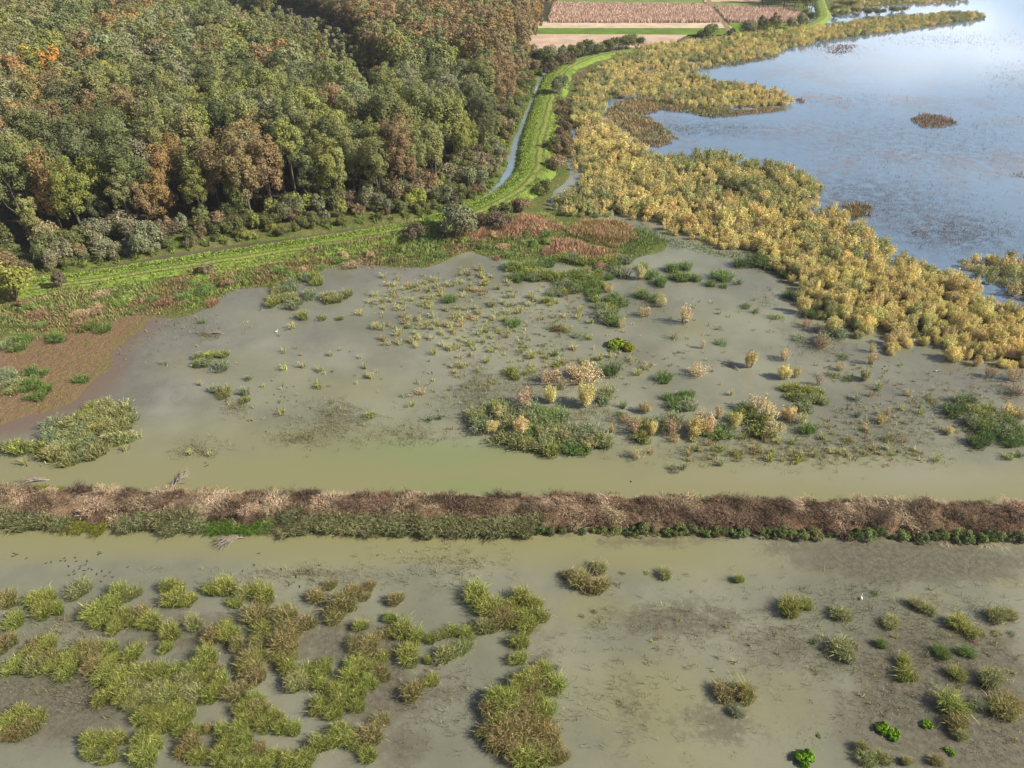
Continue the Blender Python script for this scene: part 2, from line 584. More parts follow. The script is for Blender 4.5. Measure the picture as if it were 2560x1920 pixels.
weed = np.maximum.reduce([blobs([(700, 600, 420, 110, .62), (1150, 700, 330, 180, .45), (1500, 760, 520, 160, .5), (1750, 350, 520, 100, 1.0), (1250, 300, 330, 55, .55), (600, 270, 420, 40, .5), (700, 280, 200, 25, .4), (1850, 800, 420, 230, .95), (1950, 1050, 520, 260, 1.0), (1700, 1150, 250, 90, .7), (900, 1050, 260, 130, .55), (500, 1000, 160, 300, .4), (130, 800, 120, 260, .5), (330, 350, 30, 10, 0)], TF),
                          blobs([(300, 930, 400, 190, .95), (320, 600, 150, 70, .55), (700, 700, 360, 60, .6), (1450, 700, 420, 130, .7), (1650, 900, 260, 200, .7), (900, 700, 300, 80, .6), (1900, 480, 260, 70, .35), (1300, 400, 330, 30, .45), (1000, 600, 260, 60, .5), (1700, 1150, 260, 160, .5), (900, 1100, 90, 80, .6), (60, 900, 140, 90, .7), (1950, 900, 150, 200, .35)], TE)])
weed = np.maximum(weed, blobs([(1560, 860, 380, 120, .9), (1900, 1000, 330, 110, .9), (850, 555, 330, 40, .8), (1400, 300, 300, 60, .5), (1950, 170, 400, 40, .8), (1700, 620, 500, 120, .55), (2150, 330, 160, 90, .7), (1350, 210, 180, 40, .8)], TB))
weed = np.maximum(weed, .45 * (1 - smooth(2.4, 5.5, dkd)) * (qy < 71))
mudw = blobs([(300, 640, 260, 160, .8), (520, 480, 260, 190, 1.0), (760, 320, 330, 130, .85), (1150, 130, 420, 110, .75), (640, 590, 210, 100, .9), (480, 700, 160, 60, .6), (1350, 360, 160, 70, .75), (950, 480, 220, 60, .5), (1650, 70, 420, 60, .65)], TC)
mudw = np.maximum(mudw, blobs([(600, 700, 600, 260, .6), (350, 1000, 500, 260, .75), (1700, 950, 500, 300, .6)], TE))
mudw = np.maximum(mudw, blobs([(1900, 900, 600, 400, .7), (1200, 700, 400, 260, .35)], TF))
mudw = np.maximum(mudw, blobs([(1700, 620, 420, 140, .75), (2000, 560, 300, 120, .7), (1000, 120, 240, 60, .55), (1450, 420, 200, 70, .5), (1600, 780, 380, 60, .35)], TD))
milk = blobs([(780, 600, 170, 70, 1.0), (1000, 380, 260, 40, .55), (720, 660, 100, 30, .8), (1500, 430, 300, 60, .35), (760, 740, 60, 30, .4), (2050, 780, 220, 40, .6), (1900, 480, 360, 120, .35)], TC)
milk = np.maximum(milk, blobs([(740, 380, 40, 14, .8), (660, 500, 420, 140, .25), (1300, 940, 700, 60, .35), (1900, 950, 600, 70, .5)], TD))
green = blobs([(1900, 850, 420, 80, .9), (1500, 900, 500, 60, .4), (2050, 1000, 300, 60, .8)], TC)
shoal = smooth(-10, 0, sdist(mudflat, qx, qy)) * (sdist(mainland, qx, qy) < 30)
dky = np.interp(qx, dike_line[:, 0], dike_line[:, 1])
silt = np.where(qy > dky, 1 - smooth(7, 17, qy - dky + 5 * (fbm(qx * .06, qy * .2, 51) - .5)), (1 - smooth(6.5, 11.5, dky - qy + 4 * (fbm(qx * .08, qy * .1, 52) - .5))) * (1 - .75 * smooth(20, 32, qx)))
silt = np.maximum(silt, blobs([(600, 330, 620, 90, .9), (1350, 400, 200, 40, .6), (1800, 500, 330, 40, .5), (600, 950, 330, 240, .75), (1150, 950, 260, 220, .55), (350, 560, 200, 90, .7), (2150, 440, 120, 40, .6), (700, 1200, 400, 80, .5)], TF))
silt = np.maximum(silt, blobs([(480, 560, 180, 60, .45), (300, 630, 240, 50, .35), (850, 1100, 60, 60, .3)], TE))
silt = np.maximum(silt, blobs([(900, 480, 500, 90, .42), (1500, 560, 400, 90, .5), (1200, 800, 900, 120, .6)], TC))
silt = np.maximum(silt, blobs([(780, 300, 160, 80, .45), (450, 480, 400, 80, .4)], TD))
wq = np.arange(len(wx) * len(wy)).reshape(len(wy), len(wx))
wq = np.stack([wq[:-1, :-1], wq[:-1, 1:], wq[1:, 1:], wq[1:, :-1]], -1).reshape(-1, 4)

def water_mat(name, patterned=True, base=(.186, .187, .134)):
    m, t, out = nt(name)
    big = noise(t, .06, 5, .6)
    mid = noise(t, .35, 5, .65)
    fine = noise(t, 1.6, 5, .72)
    speck = noise(t, 3.6, 3, .6)
    if not patterned:
        op = attr(t, 'open').outputs['Fac']
    col = mix(t, ramp(t, big.outputs[0], .32, .68), tuple(v * .78 for v in base), tuple(v * 1.14 for v in base))
    if patterned:
        A = {k: attr(t, k).outputs['Fac'] for k in ('weed', 'mud', 'milk', 'lake', 'green', 'silt', 'shoal')}
        sl = math_(t, 'MULTIPLY', A['silt'], ramp(t, math_(t, 'ADD', math_(t, 'MULTIPLY', A['silt'], .6), big.outputs[0]), .45, .8), True)
        col = mix(t, sl, col, (.20, .192, .098))
        col = mix(t, A['green'], col, (.17, .20, .085))
        f = math_(t, 'MULTIPLY', A['mud'], ramp(t, math_(t, 'ADD', mid.outputs[0], math_(t, 'MULTIPLY', big.outputs[0], .5)), .5, .95), True)
        f = math_(t, 'ADD', math_(t, 'MULTIPLY', A['mud'], .45), math_(t, 'MULTIPLY', f, .55), True)
        col = mix(t, f, col, (.120, .112, .100))
        f = math_(t, 'MULTIPLY', A['milk'], ramp(t, big.outputs[0], .25, .7), True)
        col = mix(t, f, col, (.25, .245, .21))
        # drowned weed: patches with ragged edges
        e = math_(t, 'ADD', math_(t, 'MULTIPLY', mid.outputs[0], .55), math_(t, 'MULTIPLY', fine.outputs[0], .65))
        e = math_(t, 'ADD', e, math_(t, 'MULTIPLY', A['weed'], .62))
        patch = ramp(t, e, .76, .94)
        patch = math_(t, 'MULTIPLY', patch, ramp(t, A['weed'], .04, .35))
        wc = mix(t, ramp(t, fine.outputs[0], .35, .65), (.075, .066, .046), (.145, .13, .09))
        wc = mix(t, ramp(t, speck.outputs[0], .62, .75), wc, (.19, .18, .15))
        col = mix(t, math_(t, 'MULTIPLY', patch, .82), col, wc)
        # loose specks
        sp = math_(t, 'MULTIPLY', ramp(t, noise(t, 2.3, 4, .68).outputs[0], .56, .66), ramp(t, mid.outputs[0], .40, .58))
        sp = math_(t, 'MULTIPLY', sp, math_(t, 'ADD', math_(t, 'ADD', .10, math_(t, 'MULTIPLY', A['weed'], .5)), math_(t, 'MULTIPLY', A['mud'], .5)), True)
        sp = math_(t, 'MULTIPLY', sp, math_(t, 'SUBTRACT', 1.0, math_(t, 'MULTIPLY', sl, .75)), True)
        col = mix(t, sp, col, (.05, .042, .03))
        sh = math_(t, 'MULTIPLY', A['shoal'], ramp(t, math_(t, 'ADD', math_(t, 'MULTIPLY', A['shoal'], .9), math_(t, 'MULTIPLY', mid.outputs[0], .8)), .5, 1.3), True)
        col = mix(t, sh, col, mix(t, ramp(t, fine.outputs[0], .35, .65), (.16, .105, .07), (.13, .10, .075)))
        # open lake: blue sky reflection painted into the water colour, thin reddish weed rafts
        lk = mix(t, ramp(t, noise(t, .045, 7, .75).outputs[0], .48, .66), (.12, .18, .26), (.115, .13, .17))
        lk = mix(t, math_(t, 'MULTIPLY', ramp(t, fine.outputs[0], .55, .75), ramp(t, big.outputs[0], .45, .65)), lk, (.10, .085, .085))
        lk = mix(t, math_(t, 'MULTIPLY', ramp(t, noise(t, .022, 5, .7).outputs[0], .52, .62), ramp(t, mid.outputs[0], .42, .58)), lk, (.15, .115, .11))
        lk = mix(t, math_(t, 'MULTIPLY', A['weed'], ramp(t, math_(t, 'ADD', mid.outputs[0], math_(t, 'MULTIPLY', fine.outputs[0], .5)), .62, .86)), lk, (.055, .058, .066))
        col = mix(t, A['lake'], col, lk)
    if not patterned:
        col = mix(t, op, col, (.17, .23, .29))  # straight ditch reach: bluish sky reflection mixed into the base colour
    p = N(t, 'ShaderNodeBsdfPrincipled', Roughness=.04)
    p.inputs['IOR'].default_value = 1.345
    if not patterned:
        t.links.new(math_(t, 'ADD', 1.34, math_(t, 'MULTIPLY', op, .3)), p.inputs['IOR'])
    if patterned:
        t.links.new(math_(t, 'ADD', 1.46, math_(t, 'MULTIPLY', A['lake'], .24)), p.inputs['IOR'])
    t.links.new(col, p.inputs['Base Color'])
    mp = N(t, 'ShaderNodeMapping')
    g = N(t, 'ShaderNodeNewGeometry')
    t.links.new(g.outputs['Position'], mp.inputs['Vector'])
    mp.inputs['Scale'].default_value = (.7, 1.6, 1)
    rip = noise(t, 1.4, 3, .5, mp.outputs[0])
    b = N(t, 'ShaderNodeBump', Strength=.06, Distance=.12)
    t.links.new(rip.outputs[0], b.inputs['Height'])
    t.links.new(b.outputs[0], p.inputs['Normal'])
    t.links.new(p.outputs[0], out.inputs['Surface'])
    return m

WATER = water_mat('turbid_water')
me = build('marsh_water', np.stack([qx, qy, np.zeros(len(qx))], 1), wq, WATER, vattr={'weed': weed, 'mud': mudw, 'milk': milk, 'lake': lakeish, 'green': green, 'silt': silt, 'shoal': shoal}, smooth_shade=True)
link('marsh_water', me, 'structure', 'shallow turbid marsh water and the open blue lake', 'water')

# ------------------------------------------------------------------ ditches, levee, dike (swept strips)
def sweep(line, offs, heights, jit=0.0, hn=0.0, scale=None, seed=1):
    """cross-section (offset, height) swept along line; offs scaled per point"""
    T = unit(np.gradient(line, axis=0))
    Nn = np.stack([T[:, 1], -T[:, 0]], 1)
    n, k = len(line), len(offs)
    sc = np.ones(n) if scale is None else scale
    V = np.zeros((n, k, 3))
    for j in range(k):
        o = offs[j] * sc
        xy = line + Nn * o[:, None]
        nn = fbm(xy[:, 0] * .35, xy[:, 1] * .35, seed, 3) - .5
        xy = xy + Nn * (jit * 2 * nn)[:, None]
        V[:, j, :2] = xy
        V[:, j, 2] = heights[j] + hn * 2 * nn
    i = np.arange(n - 1)[:, None] * k
    j = np.arange(k - 1)[None, :]
    Q = np.stack([i + j, i + k + j, i + k + j + 1, i + j + 1], -1).reshape(-1, 4)
    return V.reshape(-1, 3), Q

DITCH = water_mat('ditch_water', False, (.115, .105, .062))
V, Q = sweep(ditch_line, [-3.8, 0, 3.8], [.03, .03, .03])
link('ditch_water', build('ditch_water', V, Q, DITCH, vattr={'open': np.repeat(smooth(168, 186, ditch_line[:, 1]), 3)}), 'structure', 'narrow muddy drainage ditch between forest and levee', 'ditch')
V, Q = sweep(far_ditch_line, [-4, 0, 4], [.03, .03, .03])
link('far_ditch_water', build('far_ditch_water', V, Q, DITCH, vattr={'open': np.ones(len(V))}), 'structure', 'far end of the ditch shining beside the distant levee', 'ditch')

m, t, out = nt('mown_grass')
u = attr(t, 'across').outputs['Fac']
n1 = noise(t, .25, 5, .65)
n2 = noise(t, 1.5, 5, .7)
g = mix(t, ramp(t, n1.outputs[0], .35, .68), (.185, .26, .05), (.26, .325, .07))
g = mix(t, ramp(t, n2.outputs[0], .35, .7), mix(t, 1., g, (.62, .68, .6), 'MULTIPLY'), g)
def stripe(pos, wd):
    return math_(t, 'SUBTRACT', 1.0, ramp(t, math_(t, 'ABSOLUTE', math_(t, 'SUBTRACT', u, pos)), wd * .3, wd), True)
st = math_(t, 'MAXIMUM', stripe(.04, .09), stripe(.40, .09))
g = mix(t, math_(t, 'MULTIPLY', st, ramp(t, n1.outputs[0], .2, .5)), g, (.115, .105, .05))
g = mix(t, math_(t, 'MULTIPLY', stripe(.22, .10), .6), g, (.26, .27, .06))
p = N(t, 'ShaderNodeBsdfPrincipled', Roughness=.9)
p.inputs['Specular IOR Level'].default_value = .1
t.links.new(g, p.inputs['Base Color'])
b = N(t, 'ShaderNodeBump', Strength=.8, Distance=.4)
t.links.new(n2.outputs[0], b.inputs['Height'])
t.links.new(b.outputs[0], p.inputs['Normal'])
t.links.new(p.outputs[0], out.inputs['Surface'])
LEVEE = m
offs = np.array([-1.25, -1.0, -.8, -.55, -.3, 0, .2, .4, .6, .8, 1.0, 1.3])
hts = np.array([-.5, .25, .8, 1.25, 1.42, 1.45, 1.43, 1.38, 1.2, .85, .45, -.2])
V, Q = sweep(levee_line, offs, hts, .9, .12, levee_half)
link('levee', build('levee', V, Q, LEVEE, vattr={'across': np.tile(offs, len(levee_line))}, smooth_shade=True), 'structure', 'low bright green mown levee with wheel tracks beside the ditch', 'levee')

m, t, out = nt('straw_mat')
n1 = noise(t, .5, 5, .65)
n2 = noise(t, 4.0, 4, .7)
c = mix(t, ramp(t, n1.outputs[0], .35, .62), (.085, .055, .038), (.25, .175, .115))
c = mix(t, ramp(t, n2.outputs[0], .3, .7), mix(t, 1., c, (.55, .5, .48), 'MULTIPLY'), c)
d = N(t, 'ShaderNodeBsdfDiffuse')
b = N(t, 'ShaderNodeBump', Strength=1, Distance=.3)
t.links.new(n2.outputs[0], b.inputs['Height'])
t.links.new(b.outputs[0], d.inputs['Normal'])
t.links.new(c, d.inputs['Color'])
t.links.new(d.outputs[0], out.inputs['Surface'])
STRAW = m
do = np.linspace(-1.1, 1.1, 15)
dh = 1.35 - 1.9 * smooth(.38, 1.08, np.abs(do))
V, Q = sweep(spline(dike_line, .8), do * DIKE_HALF, dh, .9, .55, None, 5)
link('dike', build('dike', V, Q, STRAW, smooth_shade=True), 'structure', 'earth dike matted with dead brown grass between the two ponds', 'dike')

# ------------------------------------------------------------------ fields beyond the forest
m, t, out = nt('field_soil')
tint = attr(t, 'tint', 'INSTANCER').outputs['Color']
n1 = noise(t, .12, 4, .6)
n2 = noise(t, .9, 3, .6)
c = mix(t, ramp(t, n1.outputs[0], .3, .7), mix(t, 1., tint, (.82, .82, .82), 'MULTIPLY'), mix(t, 1., tint, (1.15, 1.12, 1.05), 'MULTIPLY'))
c = mix(t, ramp(t, n2.outputs[0], .4, .7), c, mix(t, 1., c, (.8, .8, .8), 'MULTIPLY'))
d = N(t, 'ShaderNodeBsdfDiffuse')
t.links.new(c, d.inputs['Color'])
t.links.new(d.outputs[0], out.inputs['Surface'])
FIELD = m
def flat_poly(name, pts, z, tint, label):
    g = ground(pts, z)
    V = np.column_stack([g, np.full(len(g), z)])
    me = bpy.data.meshes.new(name)
    me.from_pydata([tuple(v) for v in V], [], [tuple(range(len(V)))])
    me.materials.append(FIELD)
    o = link(name, me, 'structure', label, 'field')
    o['tint'] = tint
    return g
MX = (.48, .36, .29)
flat_poly('meadow_field', TB([(95, 112), (960, 108), (975, 150), (1180, 150), (1290, 100), (1250, 60), (1200, 95), (930, 95), (900, 118), (120, 114)][:2] + [(990, 150), (85, 152)]), .95, (.13, .20, .045), 'strip of green meadow between two brown fields')
flat_poly('stubble_field', TB([(110, 93), (920, 93), (952, 121), (100, 121)]), .96, (.52, .43, .33), 'pale stubble strip in front of the maize field')
flat_poly('fallow_field', TB([(70, 147), (760, 150), (640, 215), (300, 220), (40, 215)]), .97, MX, 'brown harvested field behind the row of ditch trees')
flat_poly('far_meadow_field', TB([(190, 13), (830, 20), (800, -40), (210, -40)]), .95, (.17, .22, .08), 'far green meadow at the top of the picture')
flat_poly('side_meadow_field', TB([(830, 10), (1070, 10), (1080, 26), (860, 26)]), .955, (.17, .24, .05), 'small bright green meadow beyond the farm track')
flat_poly('corner_meadow_field', TB([(935, 95), (1260, 100), (1230, 150), (960, 150)]), .957, (.14, .22, .04), 'green meadow corner beside the shore trees')
flat_poly('far_field', TB([(840, -30), (1080, -30), (1075, 9), (830, 9)]), .962, MX, 'narrow far brown field beyond the small meadow')
flat_poly('farm_track', TB([(818, -30), (834, -30), (905, 62), (965, 150), (938, 150), (880, 62)]), .98, (.25, .20, .13), 'pale farm track running between the fields')

def scatter(poly, spacing, r, jitter=.42, box=None):
    """jittered grid points inside a ground polygon"""
    lo, hi = poly.min(0), poly.max(0)
    xs = np.arange(lo[0], hi[0] + spacing, spacing)
    ys = np.arange(lo[1], hi[1] + spacing, spacing * .87)
    X, Y = np.meshgrid(xs, ys)
    X = X + (np.arange(len(ys)) % 2)[:, None] * spacing * .5
    X = (X + r.uniform(-jitter, jitter, X.shape) * spacing).ravel()
    Y = (Y + r.uniform(-jitter, jitter, Y.shape) * spacing).ravel()
    k = inside(poly, X, Y)
    return np.stack([X[k], Y[k]], 1)

def in_view(x, y, z=0.0, m=60):
    a, b_ = seen_at(x, y, np.full(np.shape(x), z))
    return (a > -m) & (a < 2560 + m) & (b_ > -m) & (b_ < 1920 + m)

def grass_stuff(name, xy, z, h, w, lean, tint, tip, r, label, category='grass', rows=3, droop=0.0):
    """one mesh of many blades; tint/tip (n,3)"""
    n = len(xy)
    root = np.column_stack([xy, z])
    V, Q, tt = blades(root, h, lean, w, r, rows, droop)
    rep = rows - 1
    me = build(name, V, Q, BLADE_M, {'var': np.repeat(r.uniform(0, 1, n), rep), 'hue': np.repeat(r.uniform(0, 1, n), rep),
                                     'tint': np.repeat(tint, rep, 0), 'tip': np.repeat(tip, rep, 0)}, {'along': tt})
    return link(name, me, 'stuff', label, category)

def tints(base, n, r, s=.12):
    b = np.broadcast_to(np.asarray(base, float), (n, 3))
    return b * (1 + r.normal(size=(n, 1)) * s) * (1 + r.normal(size=(n, 3)) * s * .35)

def maize(name, pts, label, r):
    g = ground(pts, 1.5)
    xy = scatter(g, .75, r, .45)
    n = len(xy)
    h = r.uniform(1.8, 2.05, n) * (1.0 + .1 * fbm(xy[:, 0] * .05, xy[:, 1] * .05, 11))
    tn = tints((.54, .395, .32), n, r, .05)
    grass_stuff(name, xy, np.full(n, .9), h, r.uniform(.5, .8, n), r.normal(size=(n, 2)) * .5, tn, tn * np.array([1.25, 1.2, 1.15]), r, label, 'crop', 3)
rm = np.random.default_rng(21)
maize('maize_crop', TB([(180, 14), (845, 22), (905, 92), (850, 95), (160, 94), (165, 60)]), 'dry brown maize standing in the large field left of the track', rm)
maize('maize_crop', TB([(875, 26), (1080, 30), (1210, 44), (1255, 62), (1240, 92), (935, 94)]), 'dry brown maize standing in the field right of the track', rm)

# ------------------------------------------------------------------ labelling: colour, size, place, then what sets it apart
ORD = ['', 'first', 'second', 'third', 'fourth', 'fifth', 'sixth', 'seventh', 'eighth', 'ninth', 'tenth', 'eleventh', 'twelfth', 'thirteenth', 'fourteenth', 'fifteenth', 'sixteenth', 'seventeenth', 'eighteenth', 'nineteenth', 'twentieth']
CNT = ['', 'one', 'two', 'three', 'four', 'five', 'six', 'seven', 'eight', 'nine', 'ten', 'eleven', 'twelve']
ITEMS = []          # (object, kind phrase, colour phrase, size, x, y, place)

def place_of(x, y):
    px, py = (float(v) for v in seen_at(x, y, 0.0))
    return px, py

def settle_labels():
    groups = {}
    for it in ITEMS:
        groups.setdefault(it['group'], []).append(it)
    for g, its in groups.items():
        sz = np.array([i['size'] for i in its])
        q1, q2 = np.quantile(sz, [.33, .67])
        P = np.array([[i['x'], i['y']] for i in its])
        for k, i in enumerate(its):
            i['sw'] = '' if q2 - q1 < 1e-6 else 'small ' if i['size'] <= q1 else 'large ' if i['size'] > q2 else 'middling '
            d = np.hypot(*(P - P[k]).T)
            d[k] = 1e9
            j = int(np.argmin(d))
            dx, dy = P[j] - P[k]
            side = ('left of' if dx > 0 else 'right of') if abs(dx) > abs(dy) * .8 else ('before' if dy > 0 else 'behind')
            i['nb'] = f"{side} {its[j]['colour'].split()[-1]} one"
        def clash(key):
            dct = {}
            for i in its:
                dct.setdefault(i[key], []).append(i)
            return dct
        for i in its:
            i['text'] = f"{i['sw']}{i['colour']} {i['kind']} {i['place']}"
        for same in clash('text').values():
            if len(same) > 9:
                for i in same:
                    i['text'] += ', ' + i['nb']
        for same in clash('text').values():
            if len(same) > 1:
                same.sort(key=lambda i: seen_at(i['x'], i['y'], 0.0)[0])
                for k, i in enumerate(same):
                    i['text'] += ', leftmost' if k == 0 else ', rightmost' if k == len(same) - 1 else f', {ORD[k + 1] if k + 1 < len(ORD) else str(k + 1) + "th"} from left'
        for i in its:
            w = i['text'].split()
            if len(w) > 16 and i['sw']:
                i['text'] = i['text'][len(i['sw']):]
            if len(i['text'].split()) > 16:
                i['text'] = i['text'].replace(' one,', ',')
            i['obj']['label'] = i['text']
            i['obj']['category'] = i['category']
            i['obj']['group'] = g

def thing(name, proto, x, y, z, rot, scale, tint, tip=None, kind='', colour='', place='', category='', group='', size=None):
    """proto: mesh, or list of (part name, mesh, tinted)"""
    if isinstance(proto, list):
        o = link(name, None)
        for pn, me, tn in proto:
            c = link(pn, me, parent=o)
            if tn:
                c['tint'] = tuple(float(v) for v in tint)
    else:
        o = link(name, proto)
        o['tint'] = tuple(float(v) for v in tint)
        if tip is not None:
            o['tip'] = tuple(float(v) for v in tip)
    o.location = (float(x), float(y), float(z))
    o.rotation_euler = (0, 0, float(rot))
    o.scale = tuple(float(v) for v in (scale if np.ndim(scale) else (scale,) * 3))
    if kind:
        ITEMS.append(dict(obj=o, kind=kind, colour=colour, place=place, category=category, group=group, x=float(x), y=float(y), size=float(size if size is not None else np.mean(o.scale))))
    return o

# ------------------------------------------------------------------ trees
def crown_arrays(seed, Rr, H, z0, npuff, nleaf, leaf, squash=1.0, lift=.25, pr=(.26, .44)):
    """crown of puffs on an uneven dome: radius Rr, from z0 up to H"""
    r = np.random.default_rng(seed)
    P = Parts()
    zc, hz = (z0 + H) / 2, (H - z0) / 2
    d = unit(r.normal(size=(npuff * 4, 3)))
    d = d[d[:, 2] > -.55][:npuff]
    # spread the puffs apart
    for _ in range(6):
        diff = d[:, None] - d[None]
        w = 1 / (np.sum(diff ** 2, -1) + .02)
        np.fill_diagonal(w, 0)
        d = unit(d + .03 * np.einsum('ijk,ij->ik', diff, w) / npuff * 4)
    rad = r.uniform(.55, 1.0, len(d))
    rad[: npuff // 5] *= .55
    ctr = d * rad[:, None] * np.array([Rr, Rr, hz]) * (1 - r.uniform(*pr, (len(d), 1)) * .5) + [0, 0, zc]
    for k in range(len(d)):
        s = Rr * r.uniform(*pr)
        m_ = int(nleaf * (s / (Rr * .35)) ** 2 / npuff)
        q = unit(r.normal(size=(m_, 3)) + d[k] * .55 + [0, 0, lift])
        C = ctr[k] + q * s * r.uniform(.72, 1.06, (m_, 1)) * np.array([1, 1, squash])
        nrm = unit(q * .9 + d[k] * .3 + r.normal(size=(m_, 3)) * .42 + [0, 0, .15])
        V, Q = leaf_quads(C, nrm, r.uniform(.7, 1.25, m_) * leaf, r, .7)
        P.add(V, Q, var=np.clip(r.normal(.5, .17, m_) + r.normal(0, .10), 0, 1), hue=np.clip(r.normal(.25, .2, m_) + r.normal(0, .15), 0, 1))
    V, Q, a = P.arrays()
    return V, Q, a, ctr

def trunk_arrays(seed, H, r0, ctr, z0, nl=7):
    r = np.random.default_rng(seed + 500)
    P = Parts()
    ts = np.linspace(0, 1, 7)
    top = H * .86
    bend = r.normal(size=2) * H * .03
    ax = np.stack([bend[0] * ts ** 2, bend[1] * ts ** 2, -0.4 + (top + .4) * ts], 1)
    P.add(*tube(ax, r0 * (1.25 - 1.1 * ts), 7))
    pick = r.permutation(len(ctr))[:nl]
    for k in pick:
        z = max(z0 * .75, ctr[k][2] - r.uniform(2.5, 6) * H / 22)
        f = np.clip((z + .4) / (top + .4), 0, .95)
        a = np.array([bend[0] * f * f, bend[1] * f * f, z])
        b_ = ctr[k]
        mid = a * .45 + b_ * .55 + np.array([0, 0, -.25]) + r.normal(size=3) * .25
        P.add(*tube(np.array([a, mid, b_]), r0 * np.array([.5, .3, .08]) * (1.1 - f * .5), 5))
    return P.arrays()[:2]

TREES = []   # variants: radius, height, parts
for k, (Rr, H, z0, npf, nl, lf) in enumerate([(4.8, 21, 6, 50, 7800, .42), (4.1, 23, 7, 46, 7000, .40), (5.3, 19.5, 5, 56, 8600, .43), (3.5, 20, 2.5, 44, 6600, .40), (4.5, 22, 2, 62, 9400, .42), (3.5, 15, 1.0, 38, 5400, .38)]):
    V, Q, a, ctr = crown_arrays(100 + k, Rr, H, z0, npf, nl, lf, 1.0, .25, (.2, .36))
    tv, tq = trunk_arrays(k, H, .30 if H > 17 else .2, ctr, z0)
    TREES.append((Rr, H, [('trunk', build('trunk', tv, tq, BARK, smooth_shade=True), False), ('crown', build('crown', V, Q, LEAF, a), True)]))
FAR = [crown_arrays(150 + k, *s)[:3] for k, s in enumerate([(4.7, 21, 8, 24, 2000, .70), (4.1, 22.5, 9, 22, 1750, .68), (5.2, 19.5, 7, 26, 2200, .72), (2.9, 18, 5, 14, 1050, .62)])]

OLIVE, DARK, LIME, RUST, BROWN, GREY, GOLD, ORANGE, MAUVE = ((.22, .235, .10), (.145, .17, .08), (.255, .275, .09), (.31, .222, .10), (.265, .205, .115), (.245, .26, .155), (.42, .36, .06), (.48, .25, .06), (.34, .25, .21))
TNAME = {OLIVE: 'olive green', DARK: 'dark green', LIME: 'lime green', RUST: 'rust brown', BROWN: 'dull brown', GREY: 'grey green', GOLD: 'golden yellow', ORANGE: 'bright orange', MAUVE: 'mauve grey'}
rt = np.random.default_rng(5)
tp = scatter(forest_poly, 6.3, rt, .42)
# the ride: a strip of low growth between the young wood and the old brown wood
tz = full_height(tp[:, 0], tp[:, 1])
cx_, cy_ = seen_at(tp[:, 0], tp[:, 1], 17.0)
ok = (cx_ > -120) & (cy_ > -60) & (cx_ < 1560)
tp, tz, cx_, cy_ = tp[ok], tz[ok], cx_[ok], cy_[ok]
ride = TA([(1130, -60), (1240, 0), (1470, 60), (1590, 200), (1665, 300)])
rd = dist_line(ride, cx_, cy_)
ok = rd > 9
tp, tz, cx_, cy_ = tp[ok], tz[ok], cx_[ok], cy_[ok]
brown_zone = np.vstack([TA([(1240, -150), (1240, 0), (1480, 60), (1610, 200), (1690, 285), (1850, 225), (2000, 250), (2120, 300), (2180, 360)]), TB([(70, 240), (130, 130), (230, -150)])])
young_zone = TA([(900, -20), (1230, 0), (1470, 70), (1580, 210), (1650, 300), (1620, 420), (1400, 330), (1200, 180), (1000, 80)])
grey_zone = TA([(1660, 300), (1900, 260), (2140, 330), (2140, 420), (1800, 420), (1650, 380)])
hand = [(TA([p])[0], c, rad) for p, c, rad in
        [((250, 295), ORANGE, 22), ((130, 265), GOLD, 12), ((370, 285), RUST, 30), ((660, 55), RUST, 24), ((470, 125), RUST, 28), ((560, 105), RUST, 18), ((1210, 250), RUST, 26), ((1150, 275), BROWN, 24), ((1100, 305), RUST, 14), ((330, 370), RUST, 14),
         ((720, 680), RUST, 56), ((550, 780), RUST, 34), ((430, 710), RUST, 34), ((200, 720), RUST, 34), ((100, 745), BROWN, 34), ((1600, 740), RUST, 46), ((1500, 680), BROWN, 40), ((1700, 590), BROWN, 36), ((1780, 640), BROWN, 40), ((1860, 590), BROWN, 28), ((1890, 690), MAUVE, 26),
         ((1400, 790), BROWN, 40), ((1050, 690), BROWN, 30), ((900, 690), BROWN, 30), ((780, 640), LIME, 20), ((870, 840), GOLD, 40), ((770, 880), GOLD, 34), ((630, 860), GOLD, 34), ((1020, 240), LIME, 28), ((460, 335), GOLD, 16), ((1990, 510), LIME, 50), ((1930, 590), LIME, 30), ((2020, 450), LIME, 26),
         ((330, 790), LIME, 46), ((150, 790), OLIVE, 40), ((1200, 690), LIME, 46), ((930, 590), LIME, 30), ((450, 640), DARK, 40), ((330, 660), DARK, 40), ((2140, 420), GOLD, 24), ((2100, 560), LIME, 24), ((120, 940), GOLD, 28), ((40, 820), DARK, 30), ((1130, 860), BROWN, 30), ((250, 215), LIME, 26), ((400, 65), LIME, 20), ((1520, 620), OLIVE, 30),
         ((1750, 165), LIME, 10), ((560, 215), GREY, 40), ((2210, 310), LIME, 28), ((1850, 280), DARK, 40), ((1410, 520), LIME, 30), ((30, 1080), GOLD, 22)]]
order = np.argsort(np.hypot(tp[:, 0], tp[:, 1]))
big, rest = [], []
